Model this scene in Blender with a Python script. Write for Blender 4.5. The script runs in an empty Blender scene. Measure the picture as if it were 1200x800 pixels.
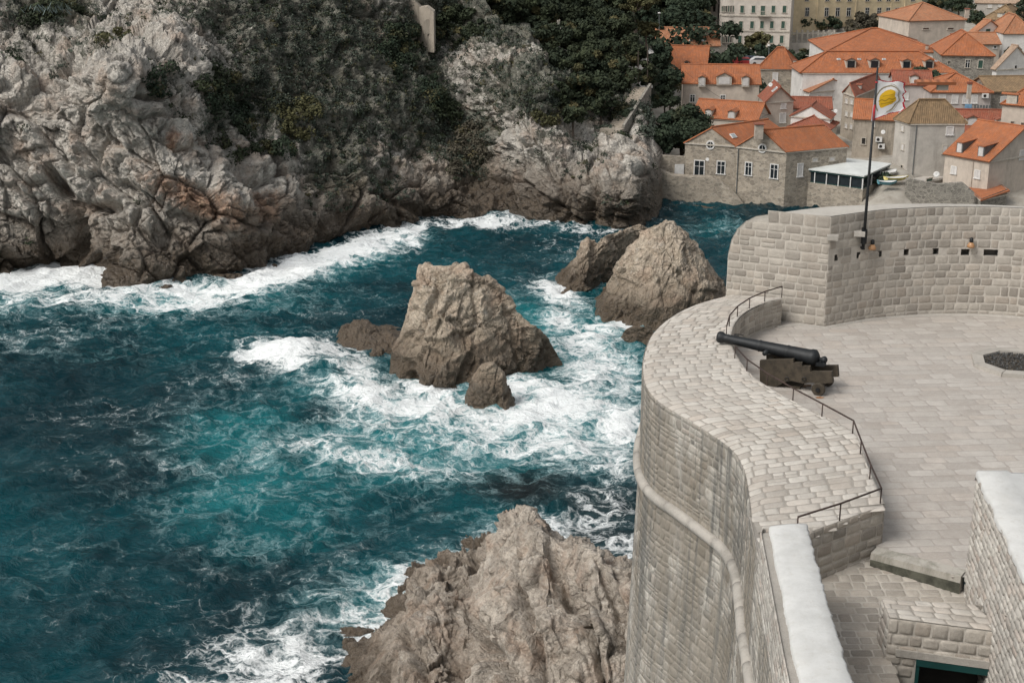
import bpy, math, random
import numpy as np
R = math.radians
C = bpy.context.scene.collection
sc = bpy.context.scene
rng = np.random.default_rng(7)
random.seed(7)

# ------------------------------------------------------------------ camera
FPX, TH, CZ = 1657.0, R(18), 40.0
ST, CT = math.sin(TH), math.cos(TH)
cam = bpy.data.cameras.new('camera'); camo = bpy.data.objects.new('camera', cam); C.objects.link(camo)
camo.location = (0, 0, CZ); camo.rotation_euler = (R(90) - TH, 0, 0)
cam.sensor_width = 36; cam.lens = FPX / 1200 * 36; cam.clip_start = .3; cam.clip_end = 3000
sc.camera = camo
# ------------------------------------------------------------------ light: overcast
SUN_EL, SUN_AZ = 48, 238       # azimuth clockwise from +Y: behind the camera, a little to the left
w = bpy.data.worlds.new('World'); sc.world = w; w.use_nodes = True
nt = w.node_tree; nt.nodes.clear()
sky = nt.nodes.new('ShaderNodeTexSky'); sky.sky_type = 'NISHITA'; sky.sun_disc = False
sky.sun_elevation = R(SUN_EL); sky.sun_rotation = R(SUN_AZ); sky.air_density = 1.6; sky.dust_density = 4
hs = nt.nodes.new('ShaderNodeHueSaturation'); hs.inputs['Saturation'].default_value = .22
bg = nt.nodes.new('ShaderNodeBackground'); bg.inputs[1].default_value = .115
wo = nt.nodes.new('ShaderNodeOutputWorld')
nt.links.new(sky.outputs[0], hs.inputs['Color']); nt.links.new(hs.outputs[0], bg.inputs[0]); nt.links.new(bg.outputs[0], wo.inputs[0])
sl = bpy.data.lights.new('sun', 'SUN'); sl.energy = 1.75; sl.angle = R(24); sl.color = (1, .96, .9)
so = bpy.data.objects.new('sun', sl); C.objects.link(so)
so.rotation_euler = (R(90 - SUN_EL), 0, R(180 - SUN_AZ) + R(0))
sc.view_settings.view_transform = 'Standard'; sc.view_settings.look = 'None'
sc.view_settings.exposure = 0.2; sc.view_settings.gamma = 1; sc.view_settings.use_curve_mapping = False

# ------------------------------------------------------------------ pixel <-> world (photo is 1200x800)
def ray(px, py):
    u = (px - 600) / FPX; v = (400 - py) / FPX
    return np.array([u, CT + v * ST, -ST + v * CT])
def at_z(px, py, z):
    d = ray(px, py); t = (z - CZ) / d[2]
    return np.array([0, 0, CZ]) + d * t
def at_y(px, py, Y):
    d = ray(px, py); t = Y / d[1]
    return np.array([0, 0, CZ]) + d * t
def rays(px, py):
    u = (px - 600) / FPX; v = (400 - py) / FPX
    return np.stack([u, CT + v * ST, -ST + v * CT], -1)
def project(P):
    P = np.asarray(P, float); x = P[..., 0]; y = P[..., 1]; z = P[..., 2] - CZ
    dep = y * CT - z * ST; up = y * ST + z * CT
    return 600 + FPX * x / dep, 400 - FPX * up / dep

# ------------------------------------------------------------------ numpy noise
def _h(i, j, k, s):
    n = (i * 374761393 + j * 668265263 + k * 2147483647 + s * 1274126177) & 0xFFFFFFFF
    n = ((n ^ (n >> 13)) * 1274126177) & 0xFFFFFFFF
    return n ^ (n >> 16)
def pnoise(P, s=0):
    P = np.asarray(P, float); f = np.floor(P); i = f.astype(np.int64); d = P - f
    w_ = d * d * d * (d * (d * 6 - 15) + 10)
    out = 0
    for a in (0, 1):
        for b in (0, 1):
            for c in (0, 1):
                h = _h(i[..., 0] + a, i[..., 1] + b, i[..., 2] + c, s)
                gx = ((h & 255) / 127.5 - 1); gy = (((h >> 8) & 255) / 127.5 - 1); gz = (((h >> 16) & 255) / 127.5 - 1)
                g = gx * (d[..., 0] - a) + gy * (d[..., 1] - b) + gz * (d[..., 2] - c)
                wt = (w_[..., 0] if a else 1 - w_[..., 0]) * (w_[..., 1] if b else 1 - w_[..., 1]) * (w_[..., 2] if c else 1 - w_[..., 2])
                out = out + g * wt
    return out * 1.4
def fbm(P, o=4, s=0, g=.5):
    r = 0; a = 1
    for k in range(o):
        r = r + a * pnoise(P * 2 ** k + 17.3 * k, s + k); a *= g
    return r
def ridged(P, o=4, s=0, g=.55):
    r = 0; a = 1; w_ = 1
    for k in range(o):
        n = 1 - np.abs(pnoise(P * 2.05 ** k + 11.7 * k, s + k)) * 2
        n = np.clip(n, 0, 1) ** 2 * w_; r = r + a * n; w_ = np.clip(n * 1.6, 0, 1); a *= g
    return r
def worley(P, s=0):
    P = np.asarray(P, float); f = np.floor(P).astype(np.int64)
    F1 = np.full(P.shape[:-1], 9.); F2 = F1.copy(); ID = np.zeros(P.shape[:-1])
    for a in (-1, 0, 1):
        for b in (-1, 0, 1):
            for c in (-1, 0, 1):
                q = f + np.array([a, b, c]); h = _h(q[..., 0], q[..., 1], q[..., 2], s)
                o = np.stack([(h & 255), ((h >> 8) & 255), ((h >> 16) & 255)], -1) / 255.
                d = np.sqrt((((q + o) - P) ** 2).sum(-1))
                n = d < F1; F2 = np.where(n, F1, np.minimum(F2, d)); ID = np.where(n, ((h >> 5) & 1023) / 1023., ID); F1 = np.minimum(F1, d)
    return F1, F2, ID

def facets(P, s=0, k=.9):
    """worley cells that each carry a tilted plane: fractured rock. returns edge distance, plane height, id"""
    P = np.asarray(P, float); f = np.floor(P).astype(np.int64)
    F1 = np.full(P.shape[:-1], 9.); F2 = F1.copy(); ID = np.zeros(P.shape[:-1]); H = np.zeros(P.shape[:-1])
    for a in (-1, 0, 1):
        for b in (-1, 0, 1):
            for c in (-1, 0, 1):
                q = f + np.array([a, b, c]); h = _h(q[..., 0], q[..., 1], q[..., 2], s); g = _h(q[..., 0], q[..., 1], q[..., 2], s + 91)
                o = np.stack([(h & 255), ((h >> 8) & 255), ((h >> 16) & 255)], -1) / 255.; r = (P - (q + o)); d = np.sqrt((r ** 2).sum(-1))
                pl = (r * (np.stack([(g & 255), ((g >> 8) & 255), ((g >> 16) & 255)], -1) / 127.5 - 1)).sum(-1)
                n = d < F1; F2 = np.where(n, F1, np.minimum(F2, d)); ID = np.where(n, ((h >> 5) & 1023) / 1023., ID); H = np.where(n, pl, H); F1 = np.minimum(F1, d)
    return F2 - F1, H * k, ID - .5

# ------------------------------------------------------------------ objects
def tag(o, label=None, cat=None, group=None, kind=None):
    if label: o['label'] = label
    if cat: o['category'] = cat
    if group: o['group'] = group
    if kind: o['kind'] = kind
    return o
def empty(name, loc=(0, 0, 0), label=None, cat=None, group=None):
    o = bpy.data.objects.new(name, None); C.objects.link(o); o.location = loc; o.empty_display_size = .3
    return tag(o, label, cat, group)
def link(name, me, parent=None):
    o = bpy.data.objects.new(name, me); C.objects.link(o)
    if parent is not None:
        o.parent = parent
        bpy_off = parent_world(parent)
        o.location = tuple(-bpy_off)
    return o
def parent_world(p):
    v = np.zeros(3)
    while p is not None:
        v += np.array(p.location); p = p.parent
    return v
def mk(name, V, F, mat=None, parent=None, smooth=False, col=None, mats=None, midx=None):
    """mesh from world-space vertices; children are stored in world space and shifted back by their parents' offset"""
    me = bpy.data.meshes.new(name)
    V = np.asarray(V, float).reshape(-1, 3)
    if isinstance(F, np.ndarray):
        k = F.shape[1]; n = len(F)
        me.vertices.add(len(V)); me.vertices.foreach_set('co', V.ravel())
        me.loops.add(n * k); me.loops.foreach_set('vertex_index', F.astype(np.int32).ravel())
        me.polygons.add(n); me.polygons.foreach_set('loop_start', np.arange(0, n * k, k, dtype=np.int32))
        me.update(calc_edges=True); me.validate()
    else:
        me.from_pydata([tuple(v) for v in V], [], [tuple(int(i) for i in f) for f in F]); me.update()
    if mats:
        for m in mats: me.materials.append(m)
        if midx is not None: me.polygons.foreach_set('material_index', np.asarray(midx, np.int32))
    elif mat: me.materials.append(mat)
    if smooth: me.polygons.foreach_set('use_smooth', np.ones(len(me.polygons), bool))
    if col is not None:
        a = me.color_attributes.new('tone', 'FLOAT_COLOR', 'POINT')
        col = np.asarray(col, np.float32)
        if col.shape[1] == 3: col = np.concatenate([col, np.ones((len(col), 1), np.float32)], 1)
        a.data.foreach_set('color', col.ravel())
    return link(name, me, parent)
class MB:
    """collects simple solids; build() links them as one mesh object"""
    def __init__(s): s.V = []; s.F = []
    def add(s, V, F):
        b = len(s.V); s.V += [tuple(map(float, v)) for v in V]; s.F += [tuple(i + b for i in f) for f in F]; return s
    def hexa(s, P):   # P: bottom 4 + top 4
        return s.add(P, [(3, 2, 1, 0), (4, 5, 6, 7), (0, 1, 5, 4), (1, 2, 6, 5), (2, 3, 7, 6), (3, 0, 4, 7)])
    def box(s, c, d, rz=0, ux=None):
        ca, sa = math.cos(rz), math.sin(rz); P = []
        for z in (-1, 1):
            for x, y in ((-1, -1), (1, -1), (1, 1), (-1, 1)):
                X, Y = x * d[0] / 2, y * d[1] / 2
                P.append((c[0] + ca * X - sa * Y, c[1] + sa * X + ca * Y, c[2] + z * d[2] / 2))
        return s.hexa(P)
    def obox(s, o, a, b, c):  # oriented box from corner o, edges a b c
        o, a, b, c = map(np.asarray, (o, a, b, c))
        return s.hexa([o, o + a, o + a + b, o + b, o + c, o + a + c, o + a + b + c, o + b + c])
    def tube(s, pts, r, n=8, cap=True):
        pts = [np.asarray(p, float) for p in pts]; rs = r if hasattr(r, '__len__') else [r] * len(pts)
        V = []; up0 = None
        for i, p in enumerate(pts):
            t = pts[min(i + 1, len(pts) - 1)] - pts[max(i - 1, 0)]; t = t / (np.linalg.norm(t) + 1e-9)
            if up0 is None: up0 = np.array([0, 0, 1.]) if abs(t[2]) < .9 else np.array([1., 0, 0])
            a = np.cross(t, up0); a /= np.linalg.norm(a) + 1e-9; b = np.cross(t, a); up0 = -b if np.dot(-b, up0) > 0 else b
            for k in range(n):
                q = 2 * math.pi * k / n; V.append(p + rs[i] * (math.cos(q) * a + math.sin(q) * b))
        F = [(i * n + k, i * n + (k + 1) % n, (i + 1) * n + (k + 1) % n, (i + 1) * n + k) for i in range(len(pts) - 1) for k in range(n)]
        if cap: F += [tuple(range(n - 1, -1, -1)), tuple(range((len(pts) - 1) * n, len(pts) * n))]
        return s.add(V, F)
    def lathe(s, prof, o=(0, 0, 0), ax=(0, 0, 1), n=20):   # prof: (along, radius)
        ax = np.asarray(ax, float); ax /= np.linalg.norm(ax); u = np.cross(ax, (0, 0, 1.)) if abs(ax[2]) < .9 else np.array([1., 0, 0]); u /= np.linalg.norm(u); v = np.cross(ax, u)
        o = np.asarray(o, float); V = []
        for a, r in prof:
            for k in range(n):
                q = 2 * math.pi * k / n; V.append(o + ax * a + r * (math.cos(q) * u + math.sin(q) * v))
        F = [(i * n + k, i * n + (k + 1) % n, (i + 1) * n + (k + 1) % n, (i + 1) * n + k) for i in range(len(prof) - 1) for k in range(n)]
        F += [tuple(range(n - 1, -1, -1)), tuple(range((len(prof) - 1) * n, len(prof) * n))]
        return s.add(V, F)
    def build(s, name, mat, parent=None, smooth=False):
        return mk(name, s.V, s.F, mat, parent, smooth)

# ------------------------------------------------------------------ materials
class NT:
    def __init__(s, name):
        s.m = bpy.data.materials.new(name); s.m.use_nodes = True; s.t = s.m.node_tree; s.t.nodes.clear()
        s.out = s.n('OutputMaterial'); s.b = s.n('BsdfPrincipled'); s.t.links.new(s.b.outputs[0], s.out.inputs[0])
    def n(s, ty, **k):
        o = s.t.nodes.new('ShaderNode' + ty)
        for a, v in k.items(): setattr(o, a, v)
        return o
    def set(s, sock, v):
        if isinstance(v, bpy.types.NodeSocket): s.t.links.new(v, sock)
        elif isinstance(v, (tuple, list)) and len(v) == 3 and sock.type == 'RGBA': sock.default_value = (*v, 1)
        else: sock.default_value = v
    def coord(s): return s.n('TexCoord').outputs['Object']
    def geo(s): return s.n('NewGeometry')
    def mapping(s, v, sc=(1, 1, 1), rot=(0, 0, 0)):
        m = s.n('Mapping'); s.set(m.inputs[0], v); m.inputs['Scale'].default_value = sc; m.inputs['Rotation'].default_value = rot; return m.outputs[0]
    def noise(s, v, scale, det=4, rough=.55, dist=0, out=0):
        m = s.n('TexNoise'); s.set(m.inputs['Vector'], v); m.inputs['Scale'].default_value = scale; m.inputs['Detail'].default_value = det
        m.inputs['Roughness'].default_value = rough; m.inputs['Distortion'].default_value = dist; return m.outputs[out]
    def voro(s, v, scale, feature='F1', out='Distance'):
        m = s.n('TexVoronoi', feature=feature); s.set(m.inputs['Vector'], v); m.inputs['Scale'].default_value = scale; return m.outputs[out]
    def math(s, op, a, b=0, clamp=False):
        m = s.n('Math', operation=op, use_clamp=clamp); s.set(m.inputs[0], a); s.set(m.inputs[1], b); return m.outputs[0]
    def ramp(s, v, lo, hi, a=0., b=1., smooth=True):
        m = s.n('MapRange'); 
        if smooth: m.interpolation_type = 'SMOOTHSTEP'
        s.set(m.inputs[0], v); s.set(m.inputs[1], lo); s.set(m.inputs[2], hi); s.set(m.inputs[3], a); s.set(m.inputs[4], b); return m.outputs[0]
    def mix(s, f, a, b, mode='MIX'):
        m = s.n('Mix', data_type='RGBA', blend_type=mode); s.set(m.inputs[0], f); s.set(m.inputs[6], a); s.set(m.inputs[7], b); return m.outputs[2]
    def vadd(s, a, b, op='ADD'):
        m = s.n('VectorMath', operation=op); s.set(m.inputs[0], a); s.set(m.inputs[1], b); return m.outputs[0]
    def vscale(s, a, k):
        m = s.n('VectorMath', operation='SCALE'); s.set(m.inputs[0], a); m.inputs[3].default_value = k; return m.outputs[0]
    def attr(s, name='tone'):
        a = s.n('Attribute', attribute_name=name); sp = s.n('SeparateColor'); s.t.links.new(a.outputs['Color'], sp.inputs[0]); return sp.outputs
    def xyz(s, v):
        a = s.n('SeparateXYZ'); s.set(a.inputs[0], v); return a.outputs
    def bump(s, h, dist=.02, strength=1., normal=None):
        b = s.n('Bump'); s.set(b.inputs['Height'], h); b.inputs['Distance'].default_value = dist; b.inputs['Strength'].default_value = strength
        if normal is not None: s.t.links.new(normal, b.inputs['Normal'])
        return b.outputs[0]
    def done(s, col, rough=.8, normal=None, metal=0, spec=None):
        s.set(s.b.inputs['Base Color'], col); s.set(s.b.inputs['Roughness'], rough); s.b.inputs['Metallic'].default_value = metal
        if spec is not None: s.b.inputs['Specular IOR Level'].default_value = spec
        if normal is not None: s.t.links.new(normal, s.b.inputs['Normal'])
        return s.m
def plain(name, col, rough=.7, metal=0, var=.25, scale=2., bump=0, bscale=30):
    n = NT(name); v = n.coord(); f = n.noise(v, scale, 6, .65)
    c = n.mix(n.ramp(f, .3, .7), tuple(x * (1 - var) for x in col), tuple(min(1, x * (1 + var * .6)) for x in col))
    nm = n.bump(n.noise(v, bscale, 4), bump) if bump else None
    return n.done(c, rough, nm, metal)

def stone_mat(name, lo, hi, warm=(.42, .34, .27), mortar=(.55, .52, .47), stain=.5, stainc=(.10, .095, .08), fine=22, rough=.88, bump=.012, vertical=True, sc_=1.):
    n = NT(name); v = n.coord(); r = n.attr()
    c = n.mix(r[0], lo, hi); c = n.mix(n.math('MULTIPLY', r[1], .6), c, warm)
    f = n.noise(v, fine * .35 * sc_, 6, .7); c = n.mix(n.ramp(f, .25, .75, .0, .35), c, tuple(x * .55 for x in lo))
    g = n.noise(v, fine * 2 * sc_, 4, .7); c = n.mix(n.ramp(g, .3, .75, 0, .22), c, (.62, .60, .56))
    c = n.mix(r[2], c, n.mix(n.ramp(n.noise(v, 7, 5, .6), .3, .7), mortar, tuple(x * .8 for x in mortar)))
    vs = n.mapping(v, (1, 1, .28 if vertical else 1)); st = n.noise(vs, .9 * sc_, 7, .72, .4)
    c = n.mix(n.ramp(st, .45, .66, 0, stain), c, stainc)
    if stain > .8: c = n.mix(n.ramp(n.noise(n.mapping(v, (1, 1, .4)), .55, 6, .7, .5), .42, .56, 0, .7), c, (.19, .16, .12)); c = n.mix(n.ramp(n.noise(n.mapping(v, (3.2, 3.2, .12)), .8, 5, .7), .48, .62, 0, .8), c, (.095, .095, .088))
    big = n.noise(v, .16 * sc_, 3, .5); c = n.mix(n.ramp(big, .35, .65, 0, .25), c, tuple(x * .72 for x in hi))
    h = n.math('ADD', n.noise(v, fine * sc_, 6, .7), n.math('MULTIPLY', n.voro(v, fine * .8 * sc_), -.25))
    return n.done(c, rough, n.bump(h, bump, .9))
M = {}
M['ashlar'] = stone_mat('ashlar', (.215, .19, .16), (.50, .455, .395), mortar=(.54, .50, .445), stain=.35, stainc=(.17, .145, .115))
M['paving'] = stone_mat('paving', (.36, .325, .285), (.56, .525, .475), mortar=(.30, .275, .24), stain=.25, stainc=(.22, .19, .155), vertical=False, fine=14, warm=(.50, .41, .34))
M['floor'] = stone_mat('floor', (.36, .325, .29), (.49, .455, .415), mortar=(.385, .35, .315), stain=.35, stainc=(.28, .24, .205), vertical=False, fine=12, warm=(.48, .40, .335))
M['rubble'] = stone_mat('rubble', (.12, .112, .098), (.54, .505, .45), mortar=(.41, .385, .34), stain=.9, stainc=(.115, .105, .09))
M['rough_wall'] = stone_mat('rough_wall', (.30, .275, .245), (.56, .53, .48), warm=(.36, .24, .18), mortar=(.60, .57, .52), stain=.35)
M['whitecap'] = None
def whitecap():
    n = NT('limewash'); v = n.coord()
    c = n.mix(n.ramp(n.noise(v, 2.2, 6, .7), .35, .75), (.57, .57, .555), (.47, .47, .455))
    c = n.mix(n.ramp(n.noise(v, 6, 7, .8), .52, .68, 0, .5), c, (.42, .40, .36)); c = n.mix(n.ramp(n.noise(n.vadd(v, (5., 1., 2.)), 1.1, 5, .7), .5, .7, 0, .45), c, (.50, .49, .46))
    return n.done(c, .85, n.bump(n.noise(v, 14, 6, .7), .012, .6))
M['whitecap'] = whitecap()
M['iron'] = plain('dark_iron', (.012, .014, .016), .55, .2, .4, 6, .003, 60)
M['rail'] = plain('rusty_rail', (.045, .026, .02), .7, .1, .5, 8, .002, 60)
M['moss'] = plain('mossy_stone', (.085, .085, .065), .95, 0, .5, 5, .01, 30)
M['oldwood'] = plain('weathered_wood', (.055, .043, .029), .8, 0, .45, 5, .006, 24)
M['black'] = plain('black_paint', (.008, .008, .009), .6)
M['green_door'] = plain('dark_green_paint', (.006, .045, .042), .5)
M['dark'] = plain('dark_hollow', (.02, .018, .016), .95)
M['white'] = plain('white_paint', (.62, .61, .59), .6, 0, .15)
M['glass'] = plain('window_glass', (.02, .026, .03), .12, 0, .2)
M['sandst'] = plain('stone_trim', (.46, .42, .36), .85, 0, .2, 3)
# ------------------------------------------------------------------ rock material
def rock_mat(name, lo=(.23, .20, .165), hi=(.47, .42, .36), wet=(1.0, 2.2), cs=1., wetc=(.035, .026, .016)):
    n = NT(name); v = n.coord(); r = n.attr()           # R vegetation, G rust, B crack
    a = n.noise(v, .45 * cs, 8, .65, .3); c = n.mix(n.ramp(a, .3, .68), lo, hi)
    b = n.noise(v, 2.6 * cs, 7, .75); c = n.mix(n.ramp(b, .42, .72, 0, .55), c, tuple(x * .42 for x in lo))
    g = n.noise(v, 1.1 * cs, 6, .7); c = n.mix(n.ramp(g, .55, .72, 0, .6), c, (.58, .55, .5))
    pk = n.noise(n.vadd(v, (31., 7., 3.)), .28 * cs, 4, .6); c = n.mix(n.ramp(pk, .45, .7, 0, .5), c, (.40, .27, .19))
    ru = n.ramp(n.math('ADD', r[1], n.math('MULTIPLY', n.math('SUBTRACT', n.noise(v, .7, 6, .75), .5), 1.5)), .22, .9, 0, .8)
    c = n.mix(ru, c, n.mix(n.ramp(n.noise(v, 1.5, 5, .7), .35, .65), (.24, .10, .045), (.42, .25, .15)))
    c = n.mix(n.math('MULTIPLY', r[2], .5), c, (.06, .05, .04))
    wv_ = n.vadd(n.mapping(v, (1, 1, 1.6), (0, R(35), R(20))), n.vscale(n.noise(v, .7 * cs, 4, .6, 0, 1), 1.3 / cs))
    k1 = n.ramp(n.voro(wv_, .55 * cs, 'DISTANCE_TO_EDGE'), 0, .05, 1, 0); k2 = n.ramp(n.voro(wv_, 1.7 * cs, 'DISTANCE_TO_EDGE'), 0, .09, 1, 0); km = n.ramp(n.noise(n.vadd(v, (9., 4., 2.)), .5 * cs, 5, .7), .42, .62)
    ck = n.math('MULTIPLY', n.math('MAXIMUM', k1, n.math('MULTIPLY', k2, .7)), km)
    c = n.mix(n.math('MULTIPLY', ck, .42), c, tuple(x * .3 for x in lo))
    sp = n.noise(v, 7 * cs, 6, .8); c = n.mix(n.ramp(sp, .5, .72, 0, .45), c, tuple(x * .45 for x in lo)); c = n.mix(n.ramp(sp, .28, .44, .35, 0), c, (.62, .59, .54))
    vg = n.ramp(n.math('ADD', r[0], n.math('MULTIPLY', n.math('SUBTRACT', n.noise(v, .9, 8, .8), .5), 2.4)), .50, .66, 0, .9)
    vc = n.mix(n.ramp(n.noise(v, 3.1, 4, .7), .3, .7), (.030, .037, .022), (.085, .09, .06))
    c = n.mix(n.math('MULTIPLY', vg, .85), c, vc)
    z = n.xyz(v)[2]; zz = n.math('ADD', z, n.math('MULTIPLY', n.math('SUBTRACT', n.noise(v, .5, 5, .7), .5), 2.6))
    c = n.mix(n.ramp(zz, wet[0], wet[1], .88, 0), c, wetc)
    c = n.mix(n.ramp(zz, wet[1] - .2, wet[1] + 2.4, .5, 0), c, (.125, .09, .058))
    h = n.math('ADD', n.noise(v, 1.9 * cs, 10, .72, .6), n.math('MULTIPLY', n.ramp(n.voro(n.vadd(v, n.vscale(n.noise(v, .8, 3, .5, 0, 1), .9)), 1.1 * cs, 'DISTANCE_TO_EDGE'), 0, .22), .35)); h = n.math('SUBTRACT', h, n.math('MULTIPLY', ck, .22))
    h2 = n.noise(v, 11 * cs, 6, .7)
    nm = n.bump(h2, .06 / cs, .7, n.bump(h, .55 / cs, .8))
    rg = n.ramp(zz, wet[0], wet[1], .35, .9)
    return n.done(c, rg, nm)
M['cliff'] = rock_mat('cliff_limestone', (.35, .32, .28), (.66, .62, .555), (2.2, 5.2), wetc=(.026, .019, .012))
M['searock'] = rock_mat('sea_rock_limestone', (.34, .28, .21), (.60, .51, .405), (1.2, 3.0), 1.5)
M['forerock'] = rock_mat('foreground_limestone', (.30, .26, .215), (.60, .53, .45), (.3, 1.5), 2.0)

# ------------------------------------------------------------------ sea
def blobs(px, py, L):
    o = np.zeros_like(px)
    for cx, cy, rx, ry, an, s in L:
        a = R(an); dx = px - cx; dy = py - cy
        X = (dx * math.cos(a) + dy * math.sin(a)) / rx; Y = (-dx * math.sin(a) + dy * math.cos(a)) / ry
        o = np.maximum(o, s * np.exp(-(X * X + Y * Y) ** 1.3))
    return o
def seg(px, py, pts, wd, s):
    o = np.zeros_like(px)
    for (x0, y0), (x1, y1) in zip(pts[:-1], pts[1:]):
        dx, dy = x1 - x0, y1 - y0; t = np.clip(((px - x0) * dx + (py - y0) * dy) / (dx * dx + dy * dy), 0, 1)
        d = np.hypot(px - x0 - t * dx, (py - y0 - t * dy) * 1.0) / wd
        o = np.maximum(o, s * np.exp(-d ** 2.4))
    return o
def build_sea():
    xs = np.concatenate([-np.geomspace(900, 112, 14), np.arange(-110, 66, .36), np.geomspace(67, 700, 14)])
    ys = np.concatenate([np.linspace(-120, 46, 12), np.arange(48, 215, .38), np.linspace(216, 420, 10)])
    X, Y = np.meshgrid(xs, ys); P = np.stack([X, Y, X * 0], -1)
    P2 = P * .07; a = R(-28); rot = np.stack([X * math.cos(a) - Y * math.sin(a), X * math.sin(a) + Y * math.cos(a), 0 * X], -1)
    wv = .5 * fbm(rot * np.array([.075, .16, 1]), 3, 5) + .34 * ridged(rot * np.array([.2, .42, 1]) + .6 * fbm(P * .1, 2, 9)[..., None], 4, 6) - .2 + .1 * fbm(P * np.array([1.1, 1.5, 1]), 2, 8)
    inside = (X > -110) & (X < 66) & (Y > 48) & (Y < 215)
    px, py = project(P)
    foam = blobs(px, py, [
        (330, 420, 75, 22, 8, .8), (340, 415, 45, 12, 5, 1.), (400, 425, 60, 26, 20, .95), (420, 460, 70, 28, 20, .85), (520, 490, 130, 34, 4, .9), (640, 475, 85, 34, -8, 1.05),
        (700, 440, 60, 45, 0, .85), (690, 400, 60, 30, -20, .8), (660, 375, 30, 20, 0, .8), (655, 345, 40, 16, 25, .85), (735, 372, 30, 16, 0, .9),
        (600, 520, 170, 30, 2, .72), (470, 545, 130, 18, 4, .62), (700, 545, 60, 30, 0, .72), (500, 455, 40, 12, 10, .95), (590, 465, 70, 24, -10, .95), (360, 520, 90, 22, -10, .55), (730, 500, 40, 40, 0, .75),
        (700, 600, 70, 45, 0, .42), (640, 620, 60, 30, 0, .5), (560, 660, 90, 34, -25, .62), (480, 700, 130, 42, -25, .58), (420, 740, 150, 48, -28, .62), (330, 780, 190, 60, -20, .74), (600, 640, 90, 26, -25, .66), (240, 800, 90, 30, -10, .6), (530, 690, 60, 24, -30, .85), (420, 760, 60, 26, -25, .9), (720, 640, 40, 18, 10, .75),
        (150, 350, 170, 14, 0, .66), (100, 325, 110, 20, 5, .9), (10, 340, 90, 30, 0, .8), (560, 262, 90, 9, 0, .75), (680, 270, 80, 6, 4, .55), (250, 345, 70, 14, -5, .7), (780, 330, 60, 40, 0, .4)])
    foam = np.maximum(foam, seg(px, py, [(180, 345), (240, 345), (300, 332), (370, 312), (430, 290), (480, 278)], 19, 1.0))
    foam = np.maximum(foam, seg(px, py, [(-40, 340), (90, 320), (180, 343)], 16, 1.0))
    foam = np.maximum(foam, seg(px, py, [(480, 268), (520, 256), (600, 256), (690, 266)], 7, .7))
    foam = np.maximum(foam, .26 * np.clip(fbm(P * .05, 3, 30) + .45, 0, 1))
    foam *= np.clip(1 + .55 * fbm(P * .09, 3, 21), .4, 1.4)
    aer = blobs(px, py, [(330, 500, 170, 50, -8, .75), (430, 590, 200, 45, -15, .7), (520, 500, 260, 70, 0, .95), (640, 430, 130, 90, 0, 1.), (300, 580, 160, 60, -10, .5), (450, 700, 160, 60, -20, .55), (560, 610, 90, 25, 0, .5), (720, 360, 90, 50, 0, .8), (820, 265, 60, 16, 0, .45), (250, 400, 220, 40, 0, .25), (80, 400, 200, 40, 0, .25), (150, 345, 260, 26, 0, .7), (430, 300, 80, 20, -20, .6), (100, 620, 200, 60, -30, .22)])
    aer = np.clip(aer * (1 + .8 * fbm(P * .08, 3, 33)), 0, 1)
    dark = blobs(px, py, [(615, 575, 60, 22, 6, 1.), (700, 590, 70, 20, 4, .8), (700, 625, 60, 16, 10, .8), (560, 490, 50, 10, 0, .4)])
    heave = blobs(px, py, [(345, 418, 60, 14, 8, 1.3), (420, 300, 70, 16, -20, .6), (640, 480, 90, 20, -5, .5)])
    P[..., 2] = np.where(inside, wv + heave + .12 * foam * fbm(P * 1.3, 2, 50), -.15)
    ny, nx = X.shape; idx = np.arange(nx * ny).reshape(ny, nx)
    F = np.stack([idx[:-1, :-1], idx[:-1, 1:], idx[1:, 1:], idx[1:, :-1]], -1).reshape(-1, 4)
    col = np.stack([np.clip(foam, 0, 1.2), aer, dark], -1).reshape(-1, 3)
    n = NT('sea_water'); v = n.coord(); r = n.attr()
    wp = n.vadd(v, n.vscale(n.vadd(n.noise(v, .22, 5, .6, 0, 1), (-.5, -.5, -.5)), 5.5))
    wp = n.vadd(wp, n.vscale(n.vadd(n.noise(v, 1.1, 4, .6, 0, 1), (-.5, -.5, -.5)), 1.3))
    wp = n.mapping(wp, (.75, 1.25, .4), (0, 0, R(25)))
    def lace(s):
        return n.ramp(n.voro(wp, s, 'DISTANCE_TO_EDGE'), 0, .30, 1, 0, False)
    l1, l2, l3 = lace(.30), lace(.85), lace(2.3)
    fb = n.noise(wp, .9, 9, .72)
    fb2 = n.noise(wp, 5.0, 5, .8)
    pat = n.math('ADD', n.math('ADD', n.math('MULTIPLY', l1, .30), n.math('MULTIPLY', l2, .32)), n.math('ADD', n.math('MULTIPLY', l3, .2), n.math('ADD', n.math('MULTIPLY', fb, .55), n.math('MULTIPLY', fb2, .28)))); pat = n.math('ADD', pat, n.ramp(r[0], .78, 1.15, 0, .34))
    val = n.math('ADD', pat, n.math('MULTIPLY', r[0], .80))
    fm = n.ramp(val, 1.20, 1.66)
    thin = n.ramp(val, .9, 1.4, 0, .52)
    deep = (.0004, .021, .029); mid = (.0008, .053, .066); turq = (.007, .135, .150)
    big = n.noise(v, .045, 4, .6)
    c = n.mix(n.ramp(big, .4, .66), deep, mid)
    ae = n.math('ADD', r[1], n.math('MULTIPLY', n.math('SUBTRACT', fb, .5), .9))
    c = n.mix(n.ramp(ae, .1, 1.05, 0, 1.), c, turq)
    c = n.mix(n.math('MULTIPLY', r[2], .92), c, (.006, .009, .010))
    c = n.mix(n.math('MULTIPLY', thin, n.ramp(r[1], 0, .5, .12, 1)), c, (.31, .47, .49))
    c = n.mix(n.math('MULTIPLY', fm, n.ramp(fb2, .25, .7, .80, 1.)), c, (.86, .88, .88))
    rough = n.ramp(fm, 0, .5, .13, .8)
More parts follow.
